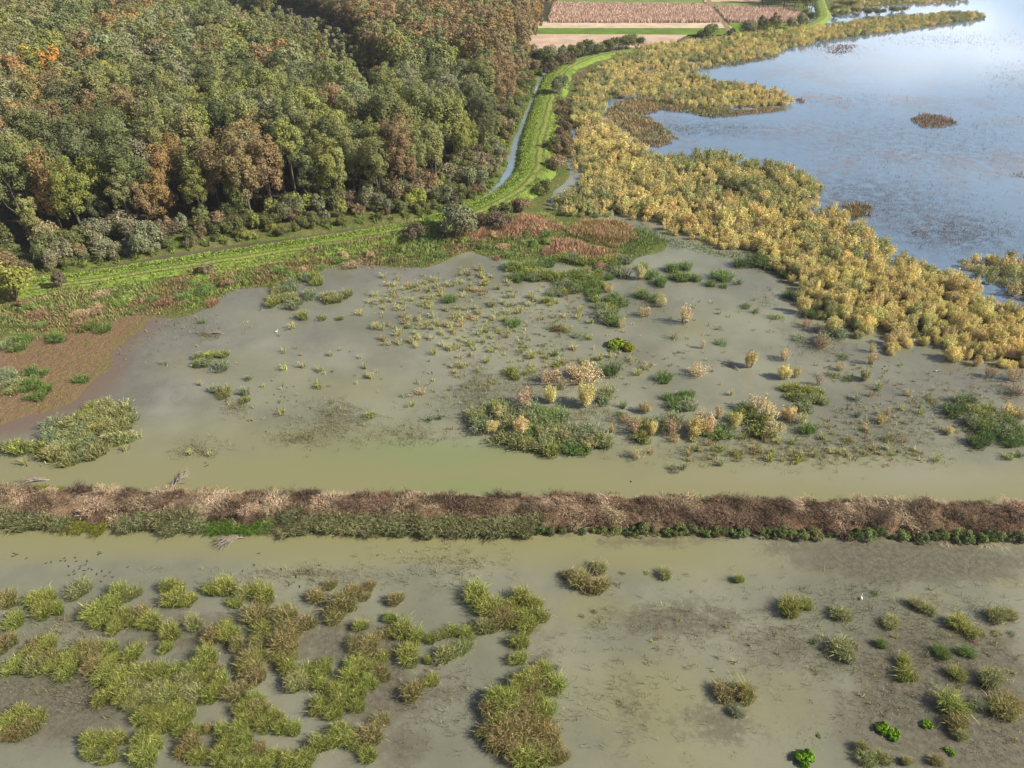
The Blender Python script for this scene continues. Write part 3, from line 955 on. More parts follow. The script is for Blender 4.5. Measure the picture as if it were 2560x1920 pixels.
for n_, i in enumerate(order):
    x, y = tp[i]
    cxx, cyy = cx_[i], cy_[i]
    g = fbm(x * .035, y * .035, 41)
    u = rt.uniform()
    if inside(brown_zone, np.array([cxx]), np.array([cyy]))[0]:
        col = BROWN if u < .62 else RUST if u < .74 else DARK if u < .84 else OLIVE if u < .97 else LIME
        v = rt.choice([0, 2, 4]); sc = rt.uniform(1.0, 1.22)
    elif inside(young_zone, np.array([cxx]), np.array([cyy]))[0]:
        col = GREY if u < .35 else OLIVE if u < .8 else LIME if u < .9 else BROWN
        v = 3; sc = rt.uniform(.78, .95)
    elif inside(grey_zone, np.array([cxx]), np.array([cyy]))[0]:
        col = DARK if u < .5 else GREY if u < .8 else OLIVE
        v = rt.choice([0, 4]); sc = rt.uniform(.8, 1.0)
    else:
        u = u + (g - .5) * .5
        col = OLIVE if u < .46 else GREY if u < .62 else DARK if u < .78 else LIME if u < .88 else BROWN if u < 1.02 else RUST
        v = rt.choice([0, 1, 2, 4, 4]); sc = rt.uniform(.85, 1.15)
    for hp, hc, hr in hand:
        if (cxx - hp[0]) ** 2 + (cyy - hp[1]) ** 2 < (hr * .8) ** 2:
            col = hc
    edge = float(sdist(forest_poly, np.array([x]), np.array([y]))[0])
    if edge < 6:
        v, sc = rt.choice([3, 4, 4, 5]), rt.uniform(.68, 1.0)
    elif edge < 14:
        sc *= .95
    (big if len(big) < 300 and in_view(np.array([x]), np.array([y]), 17.0, 40)[0] else rest).append((x, y, tz[i], v, sc, col, cxx, cyy, edge))

def tree_place(cxx, cyy, edge):
    w = 'at forest edge' if edge < 8 else 'behind forest edge' if edge < 24 else 'inside forest'
    return w + (' far left' if cxx < 330 else ' left' if cxx < 640 else ' centre' if cxx < 900 else ' by bend' if cxx < 1120 else ' right')
for (x, y, z, v, sc, col, cxx, cyy, edge) in big:
    Rr, H, parts = TREES[v]
    tn = tints(col, 1, rt, .10)[0]
    thing('forest_tree', parts, x, y, z, rt.uniform(0, 6.28), (sc * rt.uniform(.92, 1.1), sc * rt.uniform(.92, 1.1), sc), tn, None,
          'tree', TNAME[col], tree_place(cxx, cyy, edge), 'tree', 'broadleaf trees of the forest', Rr * sc)

def merged(name, variants, inst, mat, label, category, kind='stuff'):
    """one mesh out of many placed variants: inst = (variant, x, y, z, rot, (sx, sy, sz), tint[, tip])"""
    Vs, Qs, n = [], [], 0
    A = {}
    for it in inst:
        V, Q, a = variants[it[0]][:3]
        c, s = math.cos(it[4]), math.sin(it[4])
        W = np.asarray(V) * np.asarray(it[5])
        W = np.column_stack([W[:, 0] * c - W[:, 1] * s + it[1], W[:, 0] * s + W[:, 1] * c + it[2], W[:, 2] + it[3]]).astype(np.float32)
        Vs.append(W)
        Qs.append(Q + n)
        n += len(V)
        for k, v in a.items():
            if k != 'along':
                A.setdefault(k, []).append(v)
        A.setdefault('tint', []).append(np.broadcast_to(np.asarray(it[6], np.float32), (len(Q), 3)))
        if len(it) > 7:
            A.setdefault('tip', []).append(np.broadcast_to(np.asarray(it[7], np.float32), (len(Q), 3)))
    va = None
    if 'along' in variants[inst[0][0]][2]:
        va = {'along': np.concatenate([variants[it[0]][2]['along'] for it in inst])}
    me = build(name, np.vstack(Vs), np.vstack(Qs), mat, {k: np.concatenate(v) for k, v in A.items()}, va)
    return link(name, me, kind, label, category)
FM = {0: 0, 1: 1, 2: 2, 3: 3, 4: 0, 5: 3}
merged('forest', FAR, [(FM[v], x, y, z, rt.uniform(0, 6.28), (sc * 1.04, sc * 1.04, sc), tints(col, 1, rt, .10)[0]) for (x, y, z, v, sc, col, *_s) in rest], LEAF_M,
       'autumn forest canopy reaching back behind the nearest trees', 'forest')

# ------------------------------------------------------------------ shrubs
def shrub_arrays(seed, Rr, H, npf, nleaf, leaf, upright=0.0):
    r = np.random.default_rng(seed)
    P = Parts()
    ctr = []
    for k in range(npf):
        a, q = r.uniform(0, 6.28), math.sqrt(r.uniform(0, 1))
        x, y = Rr * .72 * q * math.cos(a), Rr * .72 * q * math.sin(a)
        z = H * (.25 + .58 * r.uniform(.2, 1) * (1 - .55 * q * q))
        s = Rr * r.uniform(.26, .42)
        ctr.append((x, y, z))
        sz = np.array([s, s, s * (1 + upright)])
        m_ = nleaf // npf
        o = np.array([x / Rr, y / Rr, .5])
        d = unit(r.normal(size=(m_, 3)) + o * .6 + [0, 0, .2])
        C = np.array([x, y, z]) + d * sz * r.uniform(.6, 1.1, (m_, 1))
        C[:, 2] = np.maximum(C[:, 2], .08)
        V, Q = leaf_quads(C, d + r.normal(size=(m_, 3)) * .5 + [0, 0, .15], r.uniform(.6, 1.3, m_) * leaf, r, .6)
        P.add(V, Q, var=np.clip(r.normal(.5, .2, m_) + r.normal(0, .12), 0, 1), hue=np.clip(r.normal(.25, .22, m_) + r.normal(0, .15), 0, 1))
    V, Q, a = P.arrays()
    T = Parts()
    for c in ctr[:max(6, npf // 2)]:
        b_ = np.array(c)
        T.add(*tube(np.array([[b_[0] * .12, b_[1] * .12, -.5], b_ * [.55, .55, .55], b_ * [1, 1, 1.1]]), np.array([.07, .045, .015]) * H / 4, 4))
    tv, tq, _ = T.arrays()
    return V, Q, a, tv, tq

def shrub_proto(args):
    V, Q, a, tv, tq = shrub_arrays(*args)
    return [('stem', build('stem', tv, tq, TWIG), False), ('foliage', build('foliage', V, Q, LEAF, a), True)]

SHRUBS = [shrub_proto(a) for a in [(300, 2.6, 3.6, 16, 2000, .34), (301, 2.2, 3.0, 13, 1600, .32), (302, 3.2, 5.2, 20, 2600, .36), (303, 1.7, 4.6, 12, 1500, .32, .5)]]
GB, GG, YG, TB_, RB = (.15, .17, .07), (.225, .235, .145), (.25, .26, .08), (.25, .20, .12), (.17, .135, .095)
BN = {GB: 'dark olive', GG: 'grey green', YG: 'yellow green', TB_: 'tan brown', RB: 'reddish brown'}
rs = np.random.default_rng(9)
def shrub_at(px, py, v, sc, col, place, kind='shrub', group='shrubs along the ditch', name='bank_shrub', sz=1.0):
    x, y = ground([(px, py)], .8)[0]
    z = float(full_height(np.array([x]), np.array([y]))[0])
    thing(name, SHRUBS[v], x, y, z - .1, rs.uniform(0, 6.28), (sc, sc * rs.uniform(.9, 1.1), sc * sz), tints(col, 1, rs, .1)[0], None, kind, BN[col], place, 'shrub', group, sc)
# bank on the forest side of the ditch
T_ = unit(np.gradient(ditch_line, axis=0)); Nn = np.stack([-T_[:, 1], T_[:, 0]], 1)
pxs, _p = seen_at(ditch_line[:, 0], ditch_line[:, 1], 0.0)
last = -1e9
s_acc = np.concatenate([[0], np.cumsum(np.linalg.norm(np.diff(ditch_line, axis=0), axis=1))])
for i in range(len(ditch_line)):
    if s_acc[i] - last < 2.4 or not -60 < pxs[i] < 1400:
        continue
    last = s_acc[i]
    for row, (o0, o1) in enumerate(((3.9, 6), (6.5, 10), (11, 16))):
        if rs.uniform() < (.10 if row == 0 else .05):
            continue
        q = ditch_line[i] + Nn[i] * rs.uniform(o0, o1) + rs.normal(size=2) * .6
        u = rs.uniform()
        col = GB if u < .38 else GG if u < .66 else YG if u < .78 else TB_ if u < .92 else RB
        v = rs.integers(0, 2) if row == 0 else rs.integers(0, 4)
        pl = 'on ditch bank, ' + ('far left' if pxs[i] < 250 else 'left' if pxs[i] < 600 else 'before bend' if pxs[i] < 900 else 'at bend' if pxs[i] < 1100 else 'right' if _p[i] > 350 else 'far right')
        z = float(full_height(q[:1], q[1:])[0])
        sc = rs.uniform(.55, .9) if row == 0 else rs.uniform(.85, 1.3) if row == 1 else rs.uniform(1.1, 1.6)
        thing('bank_shrub', SHRUBS[v], q[0], q[1], z - .1, rs.uniform(0, 6.28), (sc, sc, sc * rs.uniform(.85, 1.1)), tints(col, 1, rs, .12)[0], None, 'shrub', BN[col], pl, 'shrub', 'shrubs on the forest bank', sc)
# big willows and shrubs picked out singly
for (p, v, sc, col, pl) in [(TA([(650, 1085)])[0], 2, 1.35, GG, 'leaning over the ditch bank below the yellow trees'), (TA([(420, 1050)])[0], 2, 1.3, GG, 'against the forest edge at left'), (TA([(480, 1110)])[0], 0, 1.1, GG, 'beside the ditch at left'),
                            (TA([(270, 1140)])[0], 2, 1.1, GG, 'at the left forest corner by the ditch'), (TA([(1960, 1015)])[0], 2, 1.75, GG, 'the big round willow standing at the levee bend'), (TA([(1790, 1030)])[0], 0, 1.15, RB, 'left of the big round willow'),
                            (TA([(2160, 985)])[0], 0, 1.25, RB, 'right of the big round willow'), (Z2([(1220, 250)])[0], 2, 1.0, GB, 'behind the red reed bed'), (Z2([(1050, 280)])[0], 0, .9, RB, 'between the round willow and the red reeds'),
                            (Z2([(1380, 150)])[0], 0, 1.0, TB_, 'at the foot of the levee near the yellow bushes'), (TB([(130, 825)])[0], 0, 1.2, GB, 'on the levee foot beside a little pool'), (TB([(40, 900)])[0], 0, 1.1, TB_, 'at the right foot of the levee bend'),
                            (TB([(210, 410)])[0], 2, 1.4, GG, 'whose shadow crosses the levee'), (TB([(190, 720)])[0], 0, 1.3, TB_, 'at the end of the dry hedge strip'), (TB([(170, 640)])[0], 0, 1.0, GB, 'in the dry hedge strip beside the levee'),
                            (Z1([(120, 1480)])[0], 2, 1.75, YG, 'the round yellowing tree at the left border below the ditch'), (Z1([(1790, 1250)])[0], 1, .8, TB_, 'alone at the lower edge of the grass levee'), (Z1([(540, 1400)])[0], 3, .9, RB, 'bare and dark on the levee near the left border')]:
    shrub_at(p[0], p[1], v, sc, col, pl, 'shrub', 'single shrubs by the levee', 'levee_shrub')
# the hedge of dull shrubs between levee and yellow thicket, and the trees by the far fields
for (zx, zy) in [(1400, 560), (1380, 640), (1400, 720), (1390, 800), (1370, 880), (1350, 960), (1360, 1040), (1420, 900), (1440, 760), (1430, 620), (1450, 960)]:
    p = ZL([(zx, zy)])[0]
    shrub_at(p[0], p[1], 1, rs.uniform(.75, 1.0), TB_ if rs.uniform() < .6 else RB, 'in dry strip beside levee', 'low shrub', 'shrubs of the dry strip')
FARTREES = [(1100, 205, GB, 0, 1.6), (1180, 200, GG, 2, 1.7), (1250, 215, GB, 2, 1.7), (1330, 205, GG, 2, 1.8), (1400, 190, GG, 3, 1.7), (1450, 170, YG, 2, 1.4), (1510, 165, GB, 2, 1.2), (1570, 150, GG, 3, 1.3), (1600, 150, GB, 2, 1.5), (1650, 140, GB, 2, 1.3), (1700, 130, GB, 0, 1.5), (1780, 115, GB, 2, 1.2), (1830, 108, GB, 2, 1.25), (1900, 97, GB, 2, 1.3), (1950, 88, GB, 2, 1.4), (2040, 73, GB, 2, 1.25),
            (1460, 215, RB, 1, 1.5), (1380, 235, RB, 1, 1.6), (1320, 260, GB, 1, 1.5), (1290, 300, RB, 1, 1.4)]
for (zx, zy, c_, v, sc) in FARTREES:
    p = ZL([(zx, zy)])[0]
    shrub_at(p[0], p[1], v, sc, c_, 'beside levee below fields', 'tree', 'small trees below the fields', 'hedge_tree')
for (bx, by, c_, v, sc) in [(815, 160, GB, 1, 1.3), (858, 158, GB, 2, 1.5), (950, 152, GB, 1, 1.4), (1005, 150, GG, 2, 1.75), (1048, 150, GB, 1, 1.4), (1078, 138, GB, 3, 2.1), (1107, 135, GB, 3, 1.3), (1130, 128, TB_, 3, 2.2), (1200, 125, GG, 1, 1.7), (1245, 112, GG, 1, 1.9), (1275, 100, GB, 2, 1.4), (1400, 40, GB, 1, 2.2), (1430, 55, GB, 1, 1.9), (1480, 48, GB, 2, 1.6), (1530, 56, GB, 2, 2.0), (1580, 55, GB, 2, 1.9), (1640, 48, GB, 2, 1.8), (1690, 44, GG, 2, 1.6), (1390, 70, GB, 1, 1.6), (1420, 20, RB, 1, 2.0), (1460, 25, GB, 2, 1.8)]:
    p = TB([(bx, by)])[0]
    shrub_at(p[0], p[1], v, sc if bx < 1300 else sc * .75, c_, 'on far shore below fields' if bx < 1300 else 'behind far yellow reeds', 'tree', 'small trees on the far shore', 'shore_tree', 1.0 if bx < 1300 else .6)
# the dark wood beyond the second field
rw = np.random.default_rng(31)
for p in scatter(ground(TB([(1065, 34), (1300, 62), (1310, 40), (1295, -30), (1060, -30)]), .8), 8.0, rw, .3):
    if not in_view(p[:1], p[1:], 10.0, 60)[0]:
        continue
    v = rw.choice([4, 5, 5])
    sc = rw.uniform(.72, .95)
    col = DARK if rw.uniform() < .8 else OLIVE
    thing('copse_tree', TREES[v][2], p[0], p[1], .7, rw.uniform(0, 6.28), sc, tints(np.array(col) * .9, 1, rw, .1)[0], None, 'tree', TNAME[col], 'in dark wood beyond fields', 'tree', 'trees of the far dark wood', sc)

# ------------------------------------------------------------------ yellow willow thicket
def willow_arrays(seed, Rr, H, nsh, nleaf, leaf, fill=1.0):
    """many upright plumes of small leaves on thin stems"""
    r = np.random.default_rng(seed)
    P, T = Parts(), Parts()
    for k in range(nsh):
        a, q = r.uniform(0, 6.28), math.sqrt(r.uniform(0, 1))
        bx, by = Rr * .35 * q * math.cos(a), Rr * .35 * q * math.sin(a)
        tx, ty = Rr * .85 * q * math.cos(a + r.normal() * .2), Rr * .85 * q * math.sin(a + r.normal() * .2)
        top = H * (r.uniform(.72, 1.0) - .28 * q)
        base = H * r.uniform(.12, .3)
        m_ = int(nleaf / nsh)
        f = r.uniform(0, 1, m_)
        s = Rr * r.uniform(.22, .36) * np.sin(np.pi * np.clip(f * .82 + .14, 0, 1)) ** .8
        zz = base + (top - base) * f
        ff = zz / H
        c = np.stack([bx + (tx - bx) * ff, by + (ty - by) * ff, zz], 1)
        d = unit(r.normal(size=(m_, 3)) * [1, 1, .45])
        C = c + d * s[:, None] * r.uniform(.35, 1.1, (m_, 1))
        nrm = d + np.array([tx, ty, 0]) / Rr * .4 + r.normal(size=(m_, 3)) * .5 + [0, 0, .3]
        V, Q = leaf_quads(C, nrm, r.uniform(.6, 1.3, m_) * leaf, r, .55)
        P.add(V, Q, var=np.clip(r.normal(.5, .2, m_) + r.normal(0, .1), 0, 1), hue=np.clip(r.normal(.3, .2, m_) + r.normal(0, .2), 0, 1))
        T.add(*tube(np.array([[bx * .5, by * .5, -.6], [bx + (tx - bx) * .4, by + (ty - by) * .4, top * .45], [tx, ty, top * .95]]), np.array([.05, .035, .01]), 4))
    V, Q, a = P.arrays()
    tv, tq, _ = T.arrays()
    return V, Q, a, tv, tq

def willow_proto(args):
    V, Q, a, tv, tq = willow_arrays(*args)
    return [('stem', build('stem', tv, tq, TWIG), False), ('foliage', build('foliage', V, Q, LEAF, a), True)]
WIL = [willow_proto(a) for a in [(400, 2.0, 4.0, 18, 3300, .175), (401, 2.4, 3.6, 24, 3900, .175), (402, 1.7, 4.5, 14, 2800, .17), (403, 2.6, 3.1, 24, 3500, .175)]]
SPARSE = [willow_proto(a) for a in [(410, 1.6, 2.8, 14, 900, .14), (411, 1.9, 2.5, 17, 1100, .14), (412, 1.3, 2.9, 11, 700, .14)]]
WFAR = [willow_arrays(*a)[:3] for a in [(420, 2.2, 4.0, 13, 820, .29), (421, 1.8, 3.9, 11, 720, .29), (422, 2.6, 3.2, 15, 860, .29)]]
WY, WO, WG, WT = (.64, .57, .26), (.56, .47, .22), (.37, .38, .18), (.52, .46, .26)
WN = {WY: 'golden yellow', WO: 'amber', WG: 'greenish', WT: 'straw coloured'}
rw = np.random.default_rng(17)
pool = []
for poly, sp in ((thicket_main, 2.25), (thicket_far, 2.3), (brown_fringe[2], 2.6), (ground(TB([(1375, 62), (1390, 20), (1500, -6), (1700, -12), (1900, -14), (1985, 0), (1900, 14), (1700, 20), (1560, 30), (1480, 62)])), 3.4)):
    for p in scatter(poly, sp, rw, .45):
        pool.append(p)
pool = np.array(pool)
keep = in_view(pool[:, 0], pool[:, 1], 2.0, 130)
pool = pool[keep]
gn = fbm(pool[:, 0] * .07, pool[:, 1] * .07, 61)
pool, gn = pool[gn > .19], gn[gn > .19]
edge_m = sdist(thicket_main, pool[:, 0], pool[:, 1])
gz_ = np.maximum(full_height(pool[:, 0], pool[:, 1]), -.3)
dist = np.hypot(pool[:, 0], pool[:, 1])
wrest, nw = [], 0
for i in np.argsort(dist):
    x, y = pool[i]
    g2 = fbm(x * .06 + 9, y * .06, 71) + rw.normal() * .13
    col = WG if g2 > .545 else WY if rw.uniform() < .74 else WO if rw.uniform() < .7 else WT
    fardist = edge_m[i] < -6
    sc = (rw.uniform(.66, 1.0) + (.35 if rw.uniform() < .12 else 0)) * (.82 if fardist else 1.0) * (.75 if 0 < edge_m[i] < 2 else 1)
    tn = tints(col, 1, rw, .10)[0]
    px, py = seen_at(x, y, 2.0)
    vis = -20 < px < 2580 and py < 1900
    if nw < 300 and vis:
        nw += 1
        pl = 'in yellow thicket, ' + ('right border' if px > 2350 else 'lower right' if px > 2100 else 'pond side' if px > 1900 else 'upper left')
        if 0 < edge_m[i] < 3:
            pl = pl.replace('in yellow', 'edging yellow')
        thing('willow_bush', WIL[rw.integers(0, 4)], x, y, gz_[i] - .1, rw.uniform(0, 6.28), (sc, sc, sc * rw.uniform(.85, 1.12)), tn, None, 'willow bush', WN[col], pl, 'willow bush', 'willow bushes of the yellow thicket', sc)
    else:
        wrest.append((int(rw.integers(0, 3)), x, y, gz_[i] - .1, rw.uniform(0, 6.28), (sc, sc, sc * rw.uniform(.85, 1.15)), tn))
merged('willow_thicket', WFAR, wrest, LEAF_M, 'yellow willow and reed thicket stretching along the lake shore', 'thicket')

# ------------------------------------------------------------------ reeds and sedges
def clump_arrays(seed, Rr, H, n, width, spread=.55, droop=.25, hvar=.35, leafy=.35, rows=5):
    r = np.random.default_rng(seed)
    P = Parts()
    q = np.sqrt(r.uniform(0, 1, n))
    a = r.uniform(0, 6.283, n)
    lob = 1 + .28 * np.sin(a * 2 + r.uniform(0, 6)) + .18 * np.sin(a * 3 + r.uniform(0, 6))
    root = np.column_stack([Rr * .72 * q * lob * np.cos(a), Rr * .72 * q * lob * np.sin(a), np.full(n, -.45)])
    h = H * (1 - .30 * q * q) * (1 - hvar * r.uniform(0, 1, n) ** 1.5) + .45
    out_ = np.column_stack([np.cos(a), np.sin(a)]) * q[:, None]
    wind = np.array([.22, -.10])
    lean = (out_ * r.uniform(.2, 1.0, (n, 1)) * spread + r.normal(size=(n, 2)) * .20 + wind * .35) * h[:, None] * .62
    V, Q, tt = blades(root, h, lean, r.uniform(.7, 1.3, n) * width, r, rows, droop)
    al = [tt]
    P.add(V, Q, var=np.repeat(r.uniform(0, 1, n), rows - 1), hue=np.repeat(np.clip(r.normal(.45, .3, n), 0, 1), rows - 1))
    if leafy > 0:
        # side leaves arching off the stalks
        m_ = int(n * leafy * 3)
        k = r.integers(0, n, m_)
        f = r.uniform(.35, .95, m_)
        base = root[k] + np.column_stack([lean[k] * (f ** 1.7)[:, None], h[k] * (f - droop * f ** 3)])
        V2, Q2, t2 = blades(base, r.uniform(.10, .35, m_) * H * .5, r.normal(size=(m_, 2)) * .22 * H * .55 + out_[k] * .12 * H, r.uniform(.8, 1.3, m_) * width * 1.15, r, 3, .5)
        P.add(V2, Q2, var=np.repeat(r.uniform(0, 1, m_), 2), hue=np.repeat(np.clip(r.normal(.4, .3, m_), 0, 1), 2))
        al.append(np.clip(np.repeat(f, 6) * .8 + .2 * t2, 0, 1))
    V, Q, a_ = P.arrays()
    a_['along'] = np.concatenate(al)
    return V, Q, a_

def clump_mesh(name, *args, **kw):
    V, Q, a = clump_arrays(*args, **kw)
    al = a.pop('along')
    return build(name, V, Q, BLADE, a, {'along': al})

REED = [clump_mesh('reed_clump', 500 + k, 1.5, 2.8, 660, .047, spread=s, leafy=.3, droop=.24, hvar=.5) for k, s in enumerate((.38, .5, .32, .58))]
REEDLOW = [clump_mesh('reed_clump', 520 + k, .9, 1.2, 130, .045, spread=.8, leafy=.5) for k in range(2)]
TUFT = [clump_mesh('sedge_tuft', 540 + k, .34, 1.6, 30, .075, spread=.60, leafy=.3, droop=.25, rows=4) for k in range(5)]
MARSH = [clump_mesh('marsh_reed', 560 + k, 1.4, 2.3, 190, .085, spread=.6, leafy=.45, rows=4) for k in range(3)]
SPARSER = [clump_mesh('sparse_reed', 580 + k, 1.5, 1.0, 36, .05, spread=.6, leafy=.1, rows=4) for k in range(3)]
GO, GT, RT, PT, BG, DG = (.22, .245, .045), (.46, .36, .15), (.56, .42, .22), (.58, .53, .27), (.125, .20, .06), (.09, .14, .05)
AG = (.20, .25, .13)
CLN = {GO: 'olive green', RT: 'pinkish tan', PT: 'straw tipped', BG: 'bright green', DG: 'dark green', AG: 'blue green'}
rr = np.random.default_rng(23)

def front_place(px, py):
    a = 'at left border' if px < 420 else 'in left foreground' if px < 800 else 'in centre foreground' if px < 1130 else 'in centre strip' if px < 1430 else 'on open water' if px < 1950 else 'at lower right'
    return a + (', far rows' if py < 1510 else ', middle rows' if py < 1700 else ', bottom rows')

def put_clump(px, py, rad_px, col=None, protos=REED, hscale=1.0, name='reed_clump', kind='reed clump', group='foreground reed clumps', place=None, base_r=1.5, f=1.728, dz=0.0, shift=True):
    x, y = ground([(px, py)])[0]
    depth = y * CP + CAM_H * SP
    rad = rad_px / f * depth * TANX / 1280
    sc = max(.28, rad / base_r)
    u = rr.uniform()
    if col is None:
        g = fbm(x * .18, y * .18, 91) + rr.normal() * .07
        col = RT if g > .62 else PT if g < .34 else GO
    tint = {RT: (.13, .16, .04), PT: (.14, .18, .05), GO: (.095, .145, .028)}.get(col, col)
    if protos is TUFT:
        tint = {PT: (.40, .39, .17), RT: (.38, .30, .15), GO: (.24, .28, .07)}.get(col, col)
    tip = {RT: RT, PT: PT, GO: (.58, .56, .17), BG: (.26, .34, .10), DG: (.17, .23, .08), AG: (.38, .40, .24)}[col]
    hs = min(max(sc, .55), 1.15) * hscale
    thing(name, protos[int(rr.integers(0, len(protos)))], x, y, dz - .05, rr.uniform(0, 6.28), (sc * rr.uniform(.9, 1.12), sc * rr.uniform(.9, 1.12), hs * rr.uniform(.88, 1.1)), tints(tint, 1, rr, .10)[0], tints(tip, 1, rr, .08)[0],
          kind, CLN[col], place or front_place(px, py), 'reeds', group, sc)

def fill_ellipse(cx, cy, rx, ry, tr, sp=40, full=1.0, **kw):
    """a patch of reeds: clumps about sp survey pixels apart"""
    if max(rx, ry) <= sp * 1.15:
        (p,) = tr([(cx, cy + ry * .45)])
        put_clump(p[0], p[1], (rx + ry) * .5, **kw)
        return
    s = sp
    for j, yy in enumerate(np.arange(-ry + s * .4, ry - s * .2, s * .82)):
        for xx in np.arange(-rx + s * .4 + (j % 2) * s * .5, rx - s * .2, s):
            a, b_ = xx + rr.uniform(-.28, .28) * s, yy + rr.uniform(-.28, .28) * s
            if (a / rx) ** 2 + (b_ / ry) ** 2 > .95:
                continue
            (p,) = tr([(cx + a, cy + b_ + s * .35)])
            put_clump(p[0], p[1], s * full * rr.uniform(.50, .76), hscale=rr.uniform(.95, 1.25), **kw)

E_LIST = [(40, 515, 60, 30), (70, 600, 50, 45), (210, 540, 92, 60), (352, 465, 52, 45), (430, 560, 55, 60), (550, 560, 125, 90), (500, 640, 40, 26), (790, 500, 92, 72), (740, 650, 45, 48), (720, 722, 32, 26), (840, 612, 38, 46), (1040, 470, 140, 32), (1150, 490, 40, 55), (1020, 530, 45, 20), (960, 640, 85, 60), (1120, 580, 65, 48), (1140, 645, 55, 45), (1240, 580, 58, 58), (1320, 612, 46, 44), (1370, 500, 46, 36), (1430, 450, 30, 28), (1480, 520, 68, 72), (1450, 592, 56, 28), (1530, 470, 28, 38), (1600, 450, 28, 34), (1580, 500, 24, 24), (1710, 510, 48, 34), (1560, 622, 34, 34), (1690, 592, 38, 28),
          (25, 700, 58, 48), (190, 770, 138, 100), (420, 760, 88, 64), (580, 742, 46, 40), (490, 810, 85, 60), (560, 880, 110, 70), (450, 935, 58, 36), (690, 975, 165, 85), (760, 870, 90, 90), (900, 830, 100, 110), (720, 1045, 80, 34),
          (1080, 740, 72, 80), (1080, 840, 85, 70), (1075, 950, 78, 62), (1130, 1025, 95, 56), (1230, 700, 64, 56), (1270, 640, 46, 38), (1240, 790, 70, 80), (1320, 850, 95, 70), (1400, 790, 36, 36), (1430, 940, 85, 85), (1250, 1062, 76, 44), (1530, 910, 95, 90), (1470, 1080, 46, 56), (1500, 1120, 76, 36), (1600, 1095, 55, 56), (1590, 1180, 46, 36), (1650, 1030, 28, 46),
          (1600, 735, 84, 76), (1650, 820, 42, 46), (1530, 790, 28, 56), (1670, 660, 38, 26), (1740, 640, 56, 46), (1800, 670, 46, 36), (1770, 740, 32, 66), (1860, 680, 16, 34), (1910, 660, 22, 36), (1960, 640, 28, 44), (2020, 652, 36, 42), (1930, 742, 46, 50), (2000, 722, 56, 26), (1850, 780, 10, 18), (1865, 862, 36, 32), (1782, 905, 50, 52),
          (2060, 490, 64, 54), (2120, 545, 58, 46), (2180, 595, 56, 56), (2100, 622, 46, 52), (100, 1060, 105, 70), (10, 1075, 40, 56), (430, 1165, 86, 72), (560, 1125, 120, 44), (630, 1190, 74, 44), (810, 1125, 55, 92), (865, 1190, 36, 44), (905, 1070, 16, 22), (1020, 1100, 84, 64), (1070, 1190, 110, 54), (960, 1175, 44, 56), (1230, 1200, 76, 36), (1330, 1200, 56, 36), (1385, 1130, 54, 46)]
F_LIST = [(0, 560, 60, 90), (70, 590, 66, 80), (35, 690, 36, 50), (30, 760, 26, 50), (110, 870, 95, 66), (75, 985, 125, 110), (60, 1120, 125, 70), (130, 1195, 84, 36), (-60, 1010, 60, 160)]
for e in E_LIST:
    fill_ellipse(*e, TE, 66)
for e in F_LIST:
    fill_ellipse(*e, TF, 60, col=(RT if e[1] > 950 and rr.uniform() < .45 else None) if e[1] > 860 else GO, full=1.35 if e[1] > 860 else 1.1)
SINGLE = [(240, 415, 25, RT), (300, 445, 50, RT), (370, 470, 50, RT), (375, 390, 35, PT), (480, 405, 12, PT), (583, 402, 12, GO), (660, 415, 30, PT), (978, 435, 25, GO), (305, 590, 12, AG), (355, 570, 14, BG), (1195, 565, 46, GO), (1265, 550, 34, GO), (1305, 700, 20, DG), (1420, 590, 42, PT), (1370, 555, 15, GO), (1568, 492, 18, BG), (1590, 715, 26, BG), (1420, 740, 52, PT), (1450, 775, 34, AG), (1600, 620, 20, PT), (1640, 625, 33, PT), (1925, 630, 46, GO), (1740, 545, 30, PT), (1790, 565, 36, PT),
          (1700, 850, 44, GO), (1690, 790, 32, GO), (1960, 750, 36, BG), (1850, 755, 34, BG), (2060, 870, 52, PT), (1920, 850, 38, GO), (1890, 985, 66, None), (1915, 1060, 48, None), (2110, 1000, 60, RT), (2150, 980, 48, RT), (1310, 825, 20, PT), (190, 812, 14, AG), (910, 930, 50, RT), (1000, 930, 54, RT), (970, 1010, 33, AG), (2090, 595, 46, PT), (2150, 592, 30, PT), (1980, 665, 28, GO), (2030, 665, 24, GO), (2090, 665, 24, PT), (2160, 668, 18, AG), (1510, 1160, 28, PT), (1530, 1215, 38, PT), (1600, 1210, 38, PT), (1700, 1220, 28, PT), (1830, 1220, 28, RT), (1930, 1110, 30, PT), (2010, 980, 30, AG)]
for (a, b_, c_, col) in SINGLE:
    (p,) = TF([(a, b_)])
    put_clump(p[0], p[1], c_, col, REED if c_ > 24 else REEDLOW, base_r=1.5 if c_ > 24 else .9)
for (a, b_, c_) in [(235, 1005, 30), (965, 1185, 30), (760, 1205, 30), (590, 1220, 28), (1030, 750, 26), (1780, 640, 30), (2190, 900, 30), (1470, 790, 30)]:
    (p,) = TF([(a, b_)])
    put_clump(p[0], p[1], c_ * 1.3, PT, SPARSER, base_r=1.5, name='sparse_reed', kind='thin reed sprig', group='thin reed sprigs in the foreground', place='at lower right')

